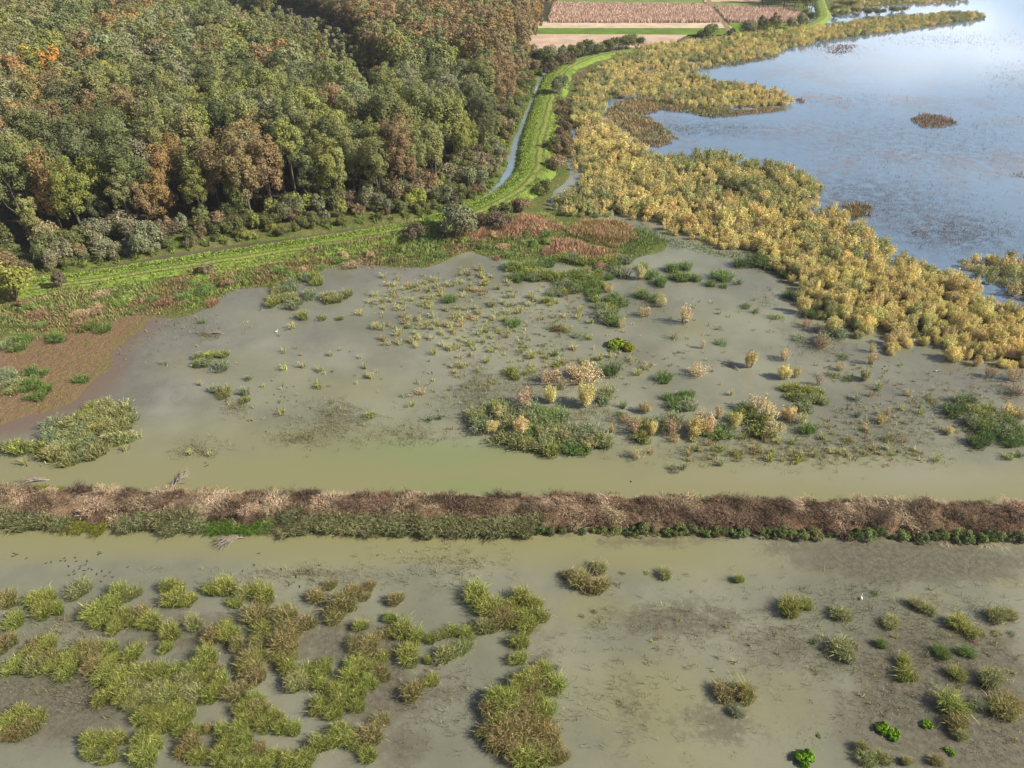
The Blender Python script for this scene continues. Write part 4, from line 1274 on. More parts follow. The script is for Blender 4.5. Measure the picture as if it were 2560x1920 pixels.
# bright leafy docks lying on the water
def dock_proto(seed):
    V, Q, a, tv, tq = shrub_arrays(seed, 1.0, .8, 12, 420, .34)
    return build('water_dock', V, Q, LEAF, a)
DOCK = [dock_proto(k) for k in (700, 701)]
for (a, b_, c_, pl) in [(1600, 1075, 34, 'left half of the bright pair at lower right'), (1645, 1105, 34, 'right half of the bright pair at lower right'), (1265, 1205, 46, 'near the bottom edge right of centre'), (1790, 1060, 26, 'beside the tall tan clump at lower right'), (1885, 1175, 24, 'near the bottom edge far right'), (1325, 1108, 12, 'tiny, above the bottom one')]:
    (p,) = TF([(a, b_)])
    x, y = ground([p])[0]
    sc = c_ / 1.728 * (y * CP + CAM_H * SP) * TANX / 1280 / 1.0
    thing('water_dock', DOCK[int(rr.integers(0, 2))], x, y, -.1, rr.uniform(0, 6), sc, (.13, .26, .02), None, 'leafy water plant', 'bright green', pl, 'plant', 'leafy water plants', sc)

# ---- the middle pond
def pond_place(px, py):
    a = 'pond left' if px < 900 else 'pond middle' if px < 1320 else 'pond right' if px < 1800 else 'pond far right'
    return 'in ' + a + (', far side' if py < 760 else ', centre' if py < 930 else ', near side')
Z2S = """205,720 250,790 300,790 330,740 380,820 415,790 440,810 500,800 515,830 545,770 620,745 655,750 680,800 700,840 600,830 750,790 775,800 810,790 850,770 890,765 900,690 950,690 970,740 960,790 975,830 925,830 1030,650 1050,700 1080,730 1085,780 1140,720 1045,780 1065,840 1055,870 1195,820 1275,660 1280,710 1275,760 1300,790 1305,840 1270,890 130,880 235,880 305,890 195,930 150,950 270,930 380,945 460,920 210,990 330,985 570,900 560,940 625,900 640,890 690,870 720,880 895,880 610,985 740,1000 760,1010 855,990 830,1040 850,1060 920,1000 935,1060 960,1075 1000,990 1020,1020 1010,1085 1240,945 1280,970 1250,1025 1300,1030 1350,1030 1380,1020 1400,945 1470,960 1485,900 1510,920 1645,960 1700,940 380,1060 430,1080 390,1110 520,1090 520,1130 510,1160 570,1160 590,1130 630,1060 635,1165 660,1110 740,1135 780,1150 870,1140 800,1075 150,1140 105,1160 200,1170 260,1140 330,1220 360,1185 420,1150 205,1260 260,1300 310,1280 430,1275 510,1250 490,1320 610,1250 690,1200 720,1215 715,1310 640,1380 820,1210 860,1260 850,1330 800,1340 930,1280 960,1310 990,1340 1090,1190 1145,1240 1200,1190 1285,1190 1110,1065 1160,1080 1200,1040 1260,1090 1580,1080 1770,1065 1885,1070 1995,1110 1910,1000 1770,1170 1985,1250 1400,1290 1385,1360 1190,1330 1140,1360 1065,1280 860,1410 855,1480 930,1480 900,1500 845,1580 1020,1530 1100,1450 1470,1420 1510,1380 1550,1370 1490,1500 1440,1550 1610,1410 1690,1390 1680,1480 1740,1460 1840,1340 1960,1460 2065,1430 100,1590 45,1500 15,1050"""
z2 = [tuple(map(float, w.split(','))) for w in Z2S.split()]
z2 += [(a + rr.normal() * 60, b_ + rr.normal() * 30) for a, b_ in (z2[int(k)] for k in rr.integers(0, len(z2), 45))]
for (a, b_) in z2:
    (p,) = Z2([(a, b_ + 22)])
    gr = (a > 1050 and rr.uniform() < .45) or rr.uniform() < .12
    put_clump(p[0], p[1], 30 * rr.uniform(.75, 1.3), GO if gr else PT if rr.uniform() < .8 else RT, TUFT, rr.uniform(.85, 1.25), 'sedge_tuft', 'sedge tuft', 'sedge tufts standing in the pond', pond_place(*p), .55, 3.456)
for tr, lst in ((TC, [(880, 290, 16, BG), (1265, 312, 20, PT), (1555, 252, 18, PT), (1230, 418, 13, PT), (1230, 490, 20, PT), (1310, 482, 16, PT), (1385, 497, 16, GO), (1430, 432, 12, PT), (1555, 442, 10, PT), (1600, 525, 18, PT), (1380, 572, 17, GO), (1220, 682, 22, GO), (865, 558, 12, RT), (1140, 567, 10, PT), (1820, 594, 22, RT), (1785, 648, 16, GO), (1855, 712, 18, BG), (545, 840, 18, PT), (600, 785, 22, PT), (825, 855, 16, PT), (905, 864, 14, PT), (1600, 695, 26, GO), (110, 905, 20, PT), (1895, 705, 14, DG), (1470, 408, 8, RT), (700, 468, 10, RT)]),
                (TD, [(200, 320, 26, RT), (240, 330, 16, GO), (290, 350, 30, AG), (335, 360, 12, GO), (195, 480, 22, GO), (90, 440, 16, GO), (150, 445, 12, GO), (90, 500, 18, GO), (60, 515, 14, GO), (10, 520, 18, GO), (265, 405, 20, PT), (185, 430, 18, BG), (375, 450, 15, GO), (320, 470, 16, GO), (510, 455, 15, PT), (545, 512, 20, GO), (580, 485, 22, PT), (700, 358, 18, PT), (900, 380, 28, BG), (480, 655, 18, BG), (470, 690, 24, BG), (945, 600, 15, PT), (1450, 535, 26, BG), (1390, 520, 28, GO), (1580, 575, 22, GO), (1545, 605, 15, RT), (1490, 625, 22, AG), (1490, 695, 18, DG), (1710, 605, 18, PT), (1680, 665, 14, GO), (1760, 655, 12, BG), (1765, 680, 14, GO), (1815, 630, 24, PT), (1590, 725, 16, RT), (1530, 758, 18, RT), (1690, 720, 10, RT), (1240, 360, 30, AG), (1430, 440, 26, BG), (980, 120, 20, BG), (1010, 222, 24, BG), (1050, 245, 15, BG), (1140, 268, 28, GO), (895, 250, 10, RT),
                      (700, 925, 26, AG), (740, 920, 18, AG), (900, 905, 20, AG), (970, 860, 24, GO), (1050, 845, 34, RT), (1110, 885, 22, GO), (1120, 850, 20, GO), (1170, 885, 16, PT), (1240, 870, 34, GO), (1230, 895, 20, GO), (1310, 865, 18, PT), (1380, 850, 18, PT), (1420, 855, 15, PT), (1520, 855, 14, GO), (1560, 840, 18, RT), (1640, 862, 12, GO), (1620, 835, 16, PT), (1455, 800, 26, RT), (1630, 795, 28, RT), (1690, 805, 16, RT), (1830, 885, 20, GO), (1450, 865, 12, PT), (800, 838, 18, GO), (850, 815, 16, RT), (900, 838, 24, GO), (1150, 808, 22, GO), (1210, 810, 20, GO), (2190, 865, 20, DG), (2150, 880, 18, GO), (2130, 868, 14, PT), (760, 860, 18, RT), (600, 855, 16, RT), (780, 800, 22, GO), (1000, 790, 18, GO), (1090, 800, 18, RT), (1340, 790, 18, GO), (2030, 700, 14, PT), (1980, 800, 18, RT)])):
    for (a, b_, c_, col) in lst:
        (p,) = tr([(a, b_)])
        put_clump(p[0], p[1], c_ * 1.05, col, TUFT if c_ < 23 else REEDLOW, 1.15, 'sedge_tuft', 'sedge tuft', 'sedge tufts standing in the pond', pond_place(*p), .55 if c_ < 23 else .9)

# bigger reed islands in the pond
def island_place(px, py):
    if px < 360: return 'at left pond border'
    if px < 700 or (py < 740 and px < 900): return 'on left pond islands'
    if px < 1560 and py > 1000: return 'on long reed island'
    return 'at right pond border' if px > 2250 else 'on far pond shore' if py < 800 else 'on right pond islands'
def island(tr, lst, col, sp, protos=MARSH, br=1.4, hs=1.0, f=1.728):
    for e in lst:
        cx, cy, rx, ry = e[:4]
        if max(rx, ry) <= sp * 1.1:
            pts = [(cx, cy + ry * .5, (rx + ry) * .55)]
        else:
            pts = []
            for j, yy in enumerate(np.arange(-ry + sp * .35, ry, sp * .75)):
                for xx in np.arange(-rx + sp * .4 + (j % 2) * sp * .5, rx, sp):
                    a, b_ = xx + rr.uniform(-.3, .3) * sp, yy + rr.uniform(-.25, .25) * sp
                    if (a / rx) ** 2 + (b_ / ry) ** 2 < 1:
                        pts.append((cx + a, cy + b_ + sp * .25, sp * rr.uniform(.6, .85)))
        for (a, b_, c_) in pts:
            (p,) = tr([(a, b_)])
            cc = e[4] if len(e) > 4 else col
            if isinstance(cc, list): cc = cc[int(rr.integers(0, len(cc)))]
            put_clump(p[0], p[1], c_, cc, protos, hs, 'marsh_reed', 'reed tussock', 'reed tussocks of the pond islands', island_place(*p), br, f)
PALE = [PT, PT, PT, GO, AG]
island(TC, [(240, 720, 62, 40), (300, 770, 110, 55), (380, 710, 110, 60), (480, 680, 90, 60), (535, 650, 55, 45), (500, 760, 70, 45), (370, 820, 110, 40), (230, 850, 70, 42), (300, 885, 50, 26), (85, 820, 56, 46), (-15, 825, 40, 26)], PALE, 58)
island(TC, [(1220, 150, 60, 45, PALE), (1180, 195, 26, 34, PALE), (1280, 200, 50, 24, PALE), (1340, 165, 42, 24), (1350, 95, 48, 24), (1440, 178, 50, 26, PALE), (1500, 160, 34, 26, PALE), (1310, 258, 34, 18), (1395, 266, 28, 14, PT), (1470, 268, 18, 12, PT), (870, 455, 54, 34), (965, 425, 34, 18), (960, 478, 44, 22, AG), (970, 588, 46, 28, PALE), (1055, 580, 24, 28, PALE), (1060, 620, 24, 18), (1075, 527, 18, 14)], [GO, GO, AG], 40)
island(TC, [(355, 530, 36, 24, BG), (150, 540, 66, 50, BG), (150, 590, 60, 36, BG), (40, 540, 60, 60, [PT, AG]), (400, 325, 62, 26), (250, 355, 44, 26), (100, 380, 52, 28), (20, 385, 44, 26)], [BG, AG], 44)
island(Z2, [(1400, 730, 60, 40), (1480, 745, 60, 35), (1560, 735, 60, 35), (1660, 720, 80, 45), (1720, 830, 90, 70), (1860, 840, 60, 45), (1910, 740, 100, 60, BG), (2000, 800, 110, 80, [BG, GO]), (2010, 905, 45, 45, BG), (2060, 700, 50, 40, BG), (2150, 730, 60, 45, BG), (2110, 980, 90, 80, [GO, AG]), (2150, 1080, 100, 60, [GO, AG, BG]), (2190, 900, 50, 60, BG), (780, 925, 70, 45, BG), (1140, 965, 45, 30, PT), (1620, 930, 50, 40, GO), (1335, 1130, 60, 45, BG), (1700, 1170, 45, 40, [RT]), (1300, 1540, 55, 55, GO), (1345, 1590, 40, 45, GO)], [AG, AG, GO], 72, f=3.456)
island(TD, [(730, 70, 70, 34, BG), (785, 95, 30, 22, BG), (690, 55, 30, 22, BG), (910, 85, 52, 30, BG), (858, 120, 28, 16, BG), (915, 130, 20, 12, BG), (640, 110, 40, 24, BG), (600, 80, 40, 22), (560, 50, 34, 20), (470, 70, 50, 26), (440, 30, 80, 24), (250, 20, 110, 24), (60, 60, 90, 36), (560, 165, 36, 26, BG), (440, 45, 40, 20), (620, 180, 30, 26, BG), (460, 190, 54, 34, BG), (410, 245, 50, 40), (435, 280, 46, 22, BG), (320, 110, 60, 40, BG), (360, 150, 30, 28, BG), (200, 90, 50, 24), (140, 80, 60, 20)], [BG, AG, GO], 52)
island(TD, [(435, 485, 46, 36, DG)], DG, 42)
island(TD, [(700, 640, 26, 30, BG), (730, 610, 60, 26, BG), (760, 640, 40, 36, AG), (660, 525, 44, 26, BG), (1220, 590, 60, 30, GO), (1280, 610, 60, 34, GO), (1250, 640, 60, 30, AG), (1330, 620, 36, 26, PT), (1280, 740, 30, 40, BG), (1000, 650, 40, 26, AG)], [GO, AG], 42)
island(TD, [(-150, 690, 60, 30, [BG, AG, PT]), (60, 680, 90, 40, AG), (120, 700, 90, 40, [BG, AG, PT]), (200, 720, 80, 40, [BG, AG, PT]), (-60, 660, 60, 30), (0, 720, 70, 40, [BG, AG, PT]), (60, 780, 100, 40, [BG, AG, PT]), (170, 800, 110, 44), (280, 800, 90, 40, [BG, AG, PT]), (390, 800, 70, 34), (330, 760, 70, 30, [BG, AG, PT]), (-40, 780, 60, 36, [BG, AG, PT]), (250, 760, 60, 30), (410, 580, 44, 40), (390, 620, 40, 26, [BG, AG, PT]), (-130, 730, 60, 34, AG), (560, 720, 40, 30), (640, 720, 60, 36), (900, 760, 70, 34, [BG, AG, PT]), (700, 700, 50, 26, AG), (560, 780, 50, 26), (820, 740, 60, 30), (960, 700, 40, 30), (1080, 720, 80, 40, [GO, RT])], [AG, GO, PT], 66)
island(TD, [(1900, 660, 46, 40, DG), (1960, 660, 60, 60, [AG, DG]), (2030, 690, 70, 50, [AG, GO]), (2090, 740, 80, 44, [AG, BG]), (2170, 770, 70, 40, BG), (2010, 770, 60, 34, [AG, DG]), (2160, 700, 60, 34, [PT, GO]), (1340, 360, 50, 20, AG), (1400, 330, 50, 24, AG), (1290, 250, 40, 26, DG), (1200, 170, 36, 16, DG), (1180, 80, 40, 20, DG), (1100, 40, 70, 24, DG), (1000, 20, 80, 20, DG)], [GO], 54)

# pale and yellow willow bushes standing in the water
WP, WK = (.64, .52, .29), (.48, .36, .25)
WN[WP], WN[WK] = 'cream coloured', 'pinkish'
for (a, b_, h, c_, wd, sparse) in [(742, 290, 92, WP, .75, 1), (820, 398, 46, WP, .6, 1), (1025, 480, 82, WO, .9, 0), (1178, 448, 60, WP, .85, 1), (1172, 528, 75, WY, .9, 0), (1228, 524, 70, WY, .5, 0), (800, 515, 62, WP, 1.1, 1), (1375, 330, 78, WY, 1.0, 0), (1250, 245, 72, WY, 1.2, 0), (1335, 395, 66, WK, .9, 1), (572, 262, 52, WP, 1.1, 1), (642, 215, 60, WT, .8, 1), (415, 155, 42, WO, 1, 1), (1415, 492, 42, WO, .8, 1), (1325, 558, 60, WK, .7, 1), (577, 672, 64, WT, .9, 0), (165, 630, 80, WY, 1, 0), (320, 645, 108, WY, 1.05, 0), (310, 540, 92, WP, 1.25, 1), (270, 520, 70, WP, .9, 1), (170, 548, 70, WK, 1.4, 1), (220, 575, 60, WT, 1, 1),
                                   (60, 650, 100, WK, .95, 1), (35, 775, 96, WP, .95, 0), (-60, 690, 70, WT, 1, 0), (-85, 760, 70, WY, .9, 0), (130, 780, 66, WT, .9, 1), (230, 800, 60, WT, 1, 1), (330, 830, 60, WO, .9, 1), (380, 790, 50, WT, .9, 1), (600, 770, 92, WY, .6, 0), (680, 765, 80, WK, 1, 1), (530, 760, 72, WK, 1.2, 1), (780, 765, 98, WO, 1, 0), (830, 745, 108, WP, .7, 1), (890, 700, 62, WT, 1, 0), (960, 748, 84, WY, .9, 0), (850, 770, 70, WP, .9, 1), (1050, 660, 84, WP, 1, 1), (1100, 710, 96, WT, 1.1, 1), (1120, 768, 84, WT, 1.3, 0), (1190, 705, 84, WP, .9, 0), (1240, 720, 70, WT, .9, 1), (430, 760, 50, WO, .7, 1), (540, 870, 56, WT, 1, 1), (1550, 465, 66, WO, .7, 1), (1520, 535, 52, WG, 1.3, 0), (1880, 765, 44, WY, 1, 0),
                                   (2060, 525, 60, WK, .8, 1), (2130, 690, 66, WP, 1.2, 1), (2190, 700, 60, WO, 1, 1), (2180, 590, 62, WK, 1.3, 1), (2170, 540, 66, WK, 1.3, 1), (1620, 690, 56, WP, .5, 1), (1320, 330, 46, WK, 1.1, 1), (1265, 305, 44, WK, 1, 1), (1550, 415, 50, WO, .8, 1), (1480, 290, 50, WK, .8, 1), (700, 800, 40, WO, 1, 1), (490, 720, 50, WK, 1, 1), (1590, 715, 46, WO, .8, 1), (380, 60, 44, WK, .9, 1), (325, 70, 36, WT, .9, 1), (475, 310, 52, WT, .8, 1), (550, 100, 66, WT, .9, 0), (640, 190, 40, WT, .9, 1)]:
    (p,) = TD([(a, b_)])
    x, y = ground([p])[0]
    depth = y * CP + CAM_H * SP
    H = h / 1.728 * depth * TANX / 1280 / .80
    lst, h0 = (SPARSE, 2.8) if sparse else (WIL, 4.1)
    s = H / h0
    wd = wd * (1.05 if sparse else .92)
    thing('water_willow', lst[int(rr.integers(0, len(lst)))], x, y, -.05, rr.uniform(0, 6.28), (s * wd, s * wd, s), tints(c_, 1, rr, .08)[0], None, 'young willow', WN[c_], pond_place(*p), 'willow bush', 'young willows standing in the pond', s)
# yellow mounds: low leafy islands
for (a, b_, c_, tn, pl, cn) in [(450, 385, 44, (.20, .26, .03), 'on open water right of centre', 'bright yellow green'), (500, 400, 40, (.24, .25, .03), 'beside the brightest mound', 'yellow green'), (430, 400, 34, (.13, .22, .03), 'left end of the bright mound', 'leaf green')]:
    (p,) = TD([(a, b_)])
    x, y = ground([p])[0]
    sc = c_ / 1.728 * (y * CP + CAM_H * SP) * TANX / 1280
    thing('leafy_mound', DOCK[int(rr.integers(0, 2))], x, y, -.15, rr.uniform(0, 6), (sc, sc * .8, sc * .8), tn, None, 'leafy mound', cn, pl, 'plant', 'leafy mounds in the pond', sc)

# ------------------------------------------------------------------ red reed beds and the margin vegetation
def reed_bed(name, poly, h, dens, tint, tip, label, seed, w=.13, category='reed bed', kind=None, tn2=None, zmin=-.3):
    if name == 'reed_bed':
        poly = poly.mean(0) + (poly - poly.mean(0)) * 1.14
        h, dens = h * 1.2, dens * 1.5
    r = np.random.default_rng(seed)
    lo, hi = poly.min(0), poly.max(0)
    n = int((hi - lo).prod() * dens)
    xy = r.uniform(lo, hi, (n, 2))
    d_ = sdist(poly, xy[:, 0], xy[:, 1]) + 3 * (fbm(xy[:, 0] * .3, xy[:, 1] * .3, seed) - .5)
    keep_ = d_ > 0
    xy, d_ = xy[keep_], d_[keep_]
    n = len(xy)
    z = np.maximum(full_height(xy[:, 0], xy[:, 1]), zmin) - .1
    g = fbm(xy[:, 0] * .35, xy[:, 1] * .35, seed + 3)
    hh = h * (.55 + .55 * g) * r.uniform(.7, 1.15, n) * (.55 + .45 * smooth(0, 3, d_))
    base = tints(tint, n, r, .15)
    tp_ = tints(tip, n, r, .15)
    if tn2 is not None:
        k = smooth(.42, .62, fbm(xy[:, 0] * .16, xy[:, 1] * .16, seed + 9) + r.normal(size=n) * .05)[:, None]
        base = base * (1 - k) + tints(tn2[0], n, r, .15) * k
        tp_ = tp_ * (1 - k) + tints(tn2[1], n, r, .15) * k
    lean = r.normal(size=(n, 2)) * .22 * hh[:, None] + (np.column_stack([fbm(xy[:, 0] * .5, xy[:, 1] * .5, seed + 5), fbm(xy[:, 0] * .5, xy[:, 1] * .5, seed + 6)]) - .5) * hh[:, None] * .9
    rows = 3
    V, Q, tt = blades(np.column_stack([xy, z]), hh, lean, r.uniform(.7, 1.4, n) * w, r, rows, .15)
    me = build(name, V, Q, BLADE_M, {'var': np.repeat(r.uniform(0, 1, n), rows - 1), 'hue': np.repeat(np.clip(r.normal(.55, .3, n), 0, 1), rows - 1), 'tint': np.repeat(base, rows - 1, 0), 'tip': np.repeat(tp_, rows - 1, 0)}, {'along': tt})
    return link(name, me, kind, label, category)
RD, RDT, GD = (.32, .21, .12), (.74, .44, .30), (.11, .14, .04)
reed_bed('reed_bed', ground(Z2([(1290, 250), (1400, 225), (1640, 250), (1720, 340), (1620, 385), (1480, 420), (1250, 410), (1000, 440), (880, 410), (1040, 360), (1250, 320)])), 1.7, 14, RD, RDT, 'rust red reed bed behind the pond, left of the other two', 801, .13)
reed_bed('reed_bed', ground(Z2([(1800, 350), (1960, 270), (2200, 260), (2360, 330), (2370, 420), (2200, 480), (1990, 450), (1850, 400)])), 1.9, 14, (.20, .20, .07), (.66, .40, .25), 'oval rusty reed bed with green foot in front of the yellow bushes', 802, .13)
reed_bed('reed_bed', ground(Z2([(1620, 500), (1700, 440), (1830, 440), (2000, 490), (2200, 530), (2190, 590), (2000, 600), (1850, 590), (1650, 560)])), 1.6, 14, RD, RDT, 'pinkish red reed bed nearest the pond islands', 803, .13)
margin = ground(np.vstack([TC([(-60, 340), (-60, 230), (60, 215), (250, 165), (420, 150), (700, 110), (880, 75), (1080, 45), (1200, 25)]), TA([(1400, 1075), (1700, 1030), (1850, 1010)]),
                           Z2([(760, 330), (1000, 330), (1280, 260), (1400, 200), (1600, 210), (1750, 330), (1640, 480), (1700, 600), (1600, 610), (1350, 610), (1130, 570), (940, 515), (760, 580), (600, 655), (280, 655), (20, 660)]),
                           TC([(1480, 55), (1400, 60), (1330, 112), (1150, 138), (1000, 160), (930, 205), (870, 235), (690, 245), (560, 260), (330, 335), (200, 365)])]))
reed_bed('marsh_undergrowth', margin, 1.15, 11, (.20, .25, .075), (.36, .41, .16), 'tangled green and brown marsh herbs along the pond margin', 810, .15, 'undergrowth', 'stuff', ((.24, .18, .10), (.44, .31, .18)))
reed_bed('mud_plants', mudflat, .30, 11, (.27, .16, .10), (.40, .24, .16), 'low reddish herbs carpeting the drying mud at the left', 813, .12, 'mud plants', 'stuff', ((.20, .20, .06), (.30, .30, .09)), -.05)
gm = ground(TC([(160, 330), (200, 270), (420, 235), (620, 215), (860, 165), (1000, 100), (1330, 40), (1390, 30), (1330, 108), (1150, 138), (990, 165), (930, 210), (700, 238), (560, 262)]))
reed_bed('shore_grass', gm, .5, 14, (.20, .28, .04), (.27, .34, .05), 'short bright green shore grass between herbs and mud', 811, .12, 'grass', 'stuff')
corner = ground(np.vstack([Z2([(1750, 330), (1840, 400), (1990, 460), (2210, 490)]), TB([(560, 960), (680, 1030), (800, 1045), (900, 1080), (1040, 1095), (1000, 1130), (880, 1110), (760, 1090), (650, 1060), (560, 1100)]), Z2([(2210, 640), (2000, 660), (1700, 610), (1640, 500)])]))
reed_bed('marsh_undergrowth', corner, 1.2, 9, (.12, .19, .055), (.22, .28, .10), 'green sedge fringe in front of the yellow thicket', 812, .15, 'undergrowth', 'stuff')
for k, (bf, nm) in enumerate(zip(brown_fringe, ('dry brown reed fringe around the small inlet', 'thin dark reed fringe along the upper bay', 'mixed dry reeds on the right border of the lake'))):
    reed_bed('lake_reeds', bf, 1.9, (6.5, 3, 4)[k], (.26, .19, .10), (.50, .37, .20), nm, 820 + k, .3 if k < 2 else .2, 'reeds', 'stuff', ((.18, .19, .09), (.46, .36, .16)))
dry = ground(ZL([(1360, 520), (1460, 510), (1500, 640), (1510, 860), (1460, 1050), (1300, 1060), (1300, 900), (1330, 700)]))
reed_bed('dry_reeds', dry, 1.3, 8, (.20, .13, .075), (.42, .27, .17), 'pinkish brown dry reeds between levee and thicket', 830, .2, 'reeds', 'stuff', ((.11, .10, .045), (.20, .16, .08)))
dry2 = ground(ZL([(1480, 330), (1640, 220), (1680, 250), (1560, 380), (1490, 420)]))
reed_bed('dry_reeds', dry2, 1.0, 5, (.26, .17, .11), (.44, .28, .19), 'pinkish dry reed patch inside the upper levee bend', 831, .25, 'reeds', 'stuff')
HERB = [shrub_proto(a) for a in [(320, 1.5, 1.7, 10, 900, .2), (321, 1.3, 1.4, 9, 800, .2)]]
CLN['hg'], CLN['hr'], CLN['ht'], CLN['hl'] = 'mid green', 'russet', 'tan', 'light green'
HC = {'hg': (.17, .25, .08), 'hr': (.30, .19, .12), 'ht': (.46, .36, .22), 'hl': (.27, .34, .09)}
for p in scatter(margin, 4.6, rr, .45):
    px, py = seen_at(p[0], p[1], 0.0)
    if not -40 < px < 2000 or float(dist_line(levee_line, p[:1], p[1:])[0]) < 6.5:
        continue
    u = rr.uniform() + (fbm(p[0] * .06, p[1] * .06, 44) - .5) * .6
    kk = 'hg' if u < .42 else 'hl' if u < .62 else 'ht' if u < .76 else 'hr'
    sc = rr.uniform(.55, 1.25)
    pl = 'on pond margin, ' + ('left border' if px < 300 else 'left' if px < 650 else 'centre left' if px < 1000 else 'before red reeds')
    z = float(full_height(p[:1], p[1:])[0]) - .1
    if rr.uniform() < .5:
        thing('margin_herb', HERB[int(rr.integers(0, 2))], p[0], p[1], z, rr.uniform(0, 6.28), (sc, sc, sc * rr.uniform(.7, 1.2)), tints(HC[kk], 1, rr, .12)[0], None, 'herb bush', CLN[kk], pl, 'bush', 'herb bushes of the pond margin', sc)
    else:
        thing('margin_reed', MARSH[int(rr.integers(0, 3))], p[0], p[1], z, rr.uniform(0, 6.28), (sc * 1.1, sc * 1.1, sc * .8), tints(HC[kk], 1, rr, .12)[0], tints(np.array(HC[kk]) * 1.5, 1, rr, .12)[0], 'reed clump', CLN[kk], pl, 'reeds', 'reed clumps of the pond margin', sc)
# reed islands out on the lake
reed_bed('lake_island', ground(TB([(1710, 510), (1780, 490), (1880, 500), (1930, 540), (1880, 556), (1770, 552)])), 2.0, 5, (.20, .13, .07), (.42, .25, .13), 'rusty reed island alone on the blue lake', 840, .2)
reed_bed('lake_island', ground(TB([(1225, 425), (1265, 425), (1262, 446), (1228, 446)])), 2.4, 4, (.22, .14, .08), (.45, .26, .14), 'small reed tuft off the tip of the yellow headland', 841, .25)
reed_bed('lake_island', ground(TB([(1340, 205), (1420, 190), (1500, 195), (1470, 225), (1400, 240), (1350, 225)])), 1.0, 2.0, (.24, .15, .10), (.42, .26, .17), 'reddish low reed raft on the far lake', 842, .35, 'reeds', 'stuff')
reed_bed('lake_island', ground(TB([(2150, 745), (2200, 740), (2210, 765), (2150, 768)])), 1.4, 3, (.2, .14, .09), (.4, .27, .16), 'small brown reed tuft near the right border of the lake', 843, .2)
reed_bed('lake_island', ground(TB([(1440, 890), (1540, 880), (1550, 935), (1470, 950), (1440, 930)])), 2.8, 5, (.20, .15, .05), (.38, .25, .07), 'dark amber reed clump at the lake edge of the thicket', 844, .25)
# sparse reeds pricking through the lake
r_ = np.random.default_rng(66)
lp = []
for (cx, cy, rx, ry, n) in [(1550, 880, 500, 120, 900), (1900, 1000, 300, 90, 900), (800, 560, 300, 40, 500), (1450, 430, 260, 40, 200), (1900, 170, 350, 40, 500), (1700, 650, 500, 160, 500), (1350, 210, 200, 40, 300), (1980, 560, 300, 100, 300), (2130, 330, 120, 100, 200)]:
    u, v = r_.normal(size=(2, n)) * .5
    lp.append(ground(TB(np.column_stack([cx + rx * u, cy + ry * v]))))
lp = np.vstack(lp)
lp = lp[sdist(lake_poly, lp[:, 0], lp[:, 1]) > 1]
lp = np.repeat(lp, 2, 0) + r_.normal(size=(len(lp) * 2, 2)) * .5
n = len(lp)
grass_stuff('lake_reeds', lp, np.full(n, -.2), r_.uniform(.35, .8, n), r_.uniform(.06, .14, n), r_.normal(size=(n, 2)) * .35, tints((.13, .10, .075), n, r_, .2), tints((.22, .16, .10), n, r_, .2), r_, 'thin reed stalks pricking through the open lake', 'reeds')

# ------------------------------------------------------------------ levee grass tufts
r_ = np.random.default_rng(77)
T_ = unit(np.gradient(levee_line, axis=0)); Nn = np.stack([T_[:, 1], -T_[:, 0]], 1)
lv = seen_at(levee_line[:, 0], levee_line[:, 1], 1.0)
sel = np.where((lv[0] > -80) & (lv[0] < 2100) & (np.hypot(*levee_line.T) < 330))[0]
n = 42000
i = r_.choice(sel, n)
u = np.where(r_.uniform(size=n) < .6, r_.normal(-.72, .16, n), r_.uniform(-.85, 1.0, n))
q = levee_line[i] + Nn[i] * (u * levee_half[i])[:, None] + r_.normal(size=(n, 2)) * .9
keep = np.abs(u - .04) > .10
keep &= np.abs(u - .40) > .10
q, u = q[keep], u[keep]
n = len(q)
h = np.where(u < -.5, .32, .2) * r_.uniform(.5, 1.2, n) * (.5 + fbm(q[:, 0] * .5, q[:, 1] * .5, 14))
grass_stuff('levee_grass', q, full_height(q[:, 0], q[:, 1]) - .05, h, r_.uniform(.18, .4, n), r_.normal(size=(n, 2)) * .25, tints((.21, .295, .055), n, r_, .18), tints((.32, .385, .095), n, r_, .18), r_, 'fresh bright grass growing along the levee')
T_ = unit(np.gradient(ditch_line, axis=0)); Nn = np.stack([-T_[:, 1], T_[:, 0]], 1)
n = 16000
i = r_.integers(0, len(ditch_line), n)
q = ditch_line[i] + Nn[i] * (2.9 + np.abs(r_.normal(0, 1.8, n)))[:, None] + r_.normal(size=(n, 2)) * .35
g = fbm(q[:, 0] * .2, q[:, 1] * .2, 15)
q, g = q[g > .36], g[g > .36]
n = len(q)
grass_stuff('bank_grass', q, np.maximum(full_height(q[:, 0], q[:, 1]), 0) - .05, r_.uniform(.4, 1.0, n), r_.uniform(.15, .35, n), r_.normal(size=(n, 2)) * .35, tints((.16, .22, .05), n, r_, .2), tints((.27, .31, .10), n, r_, .2), r_, 'green bank grass along the far side of the ditch')

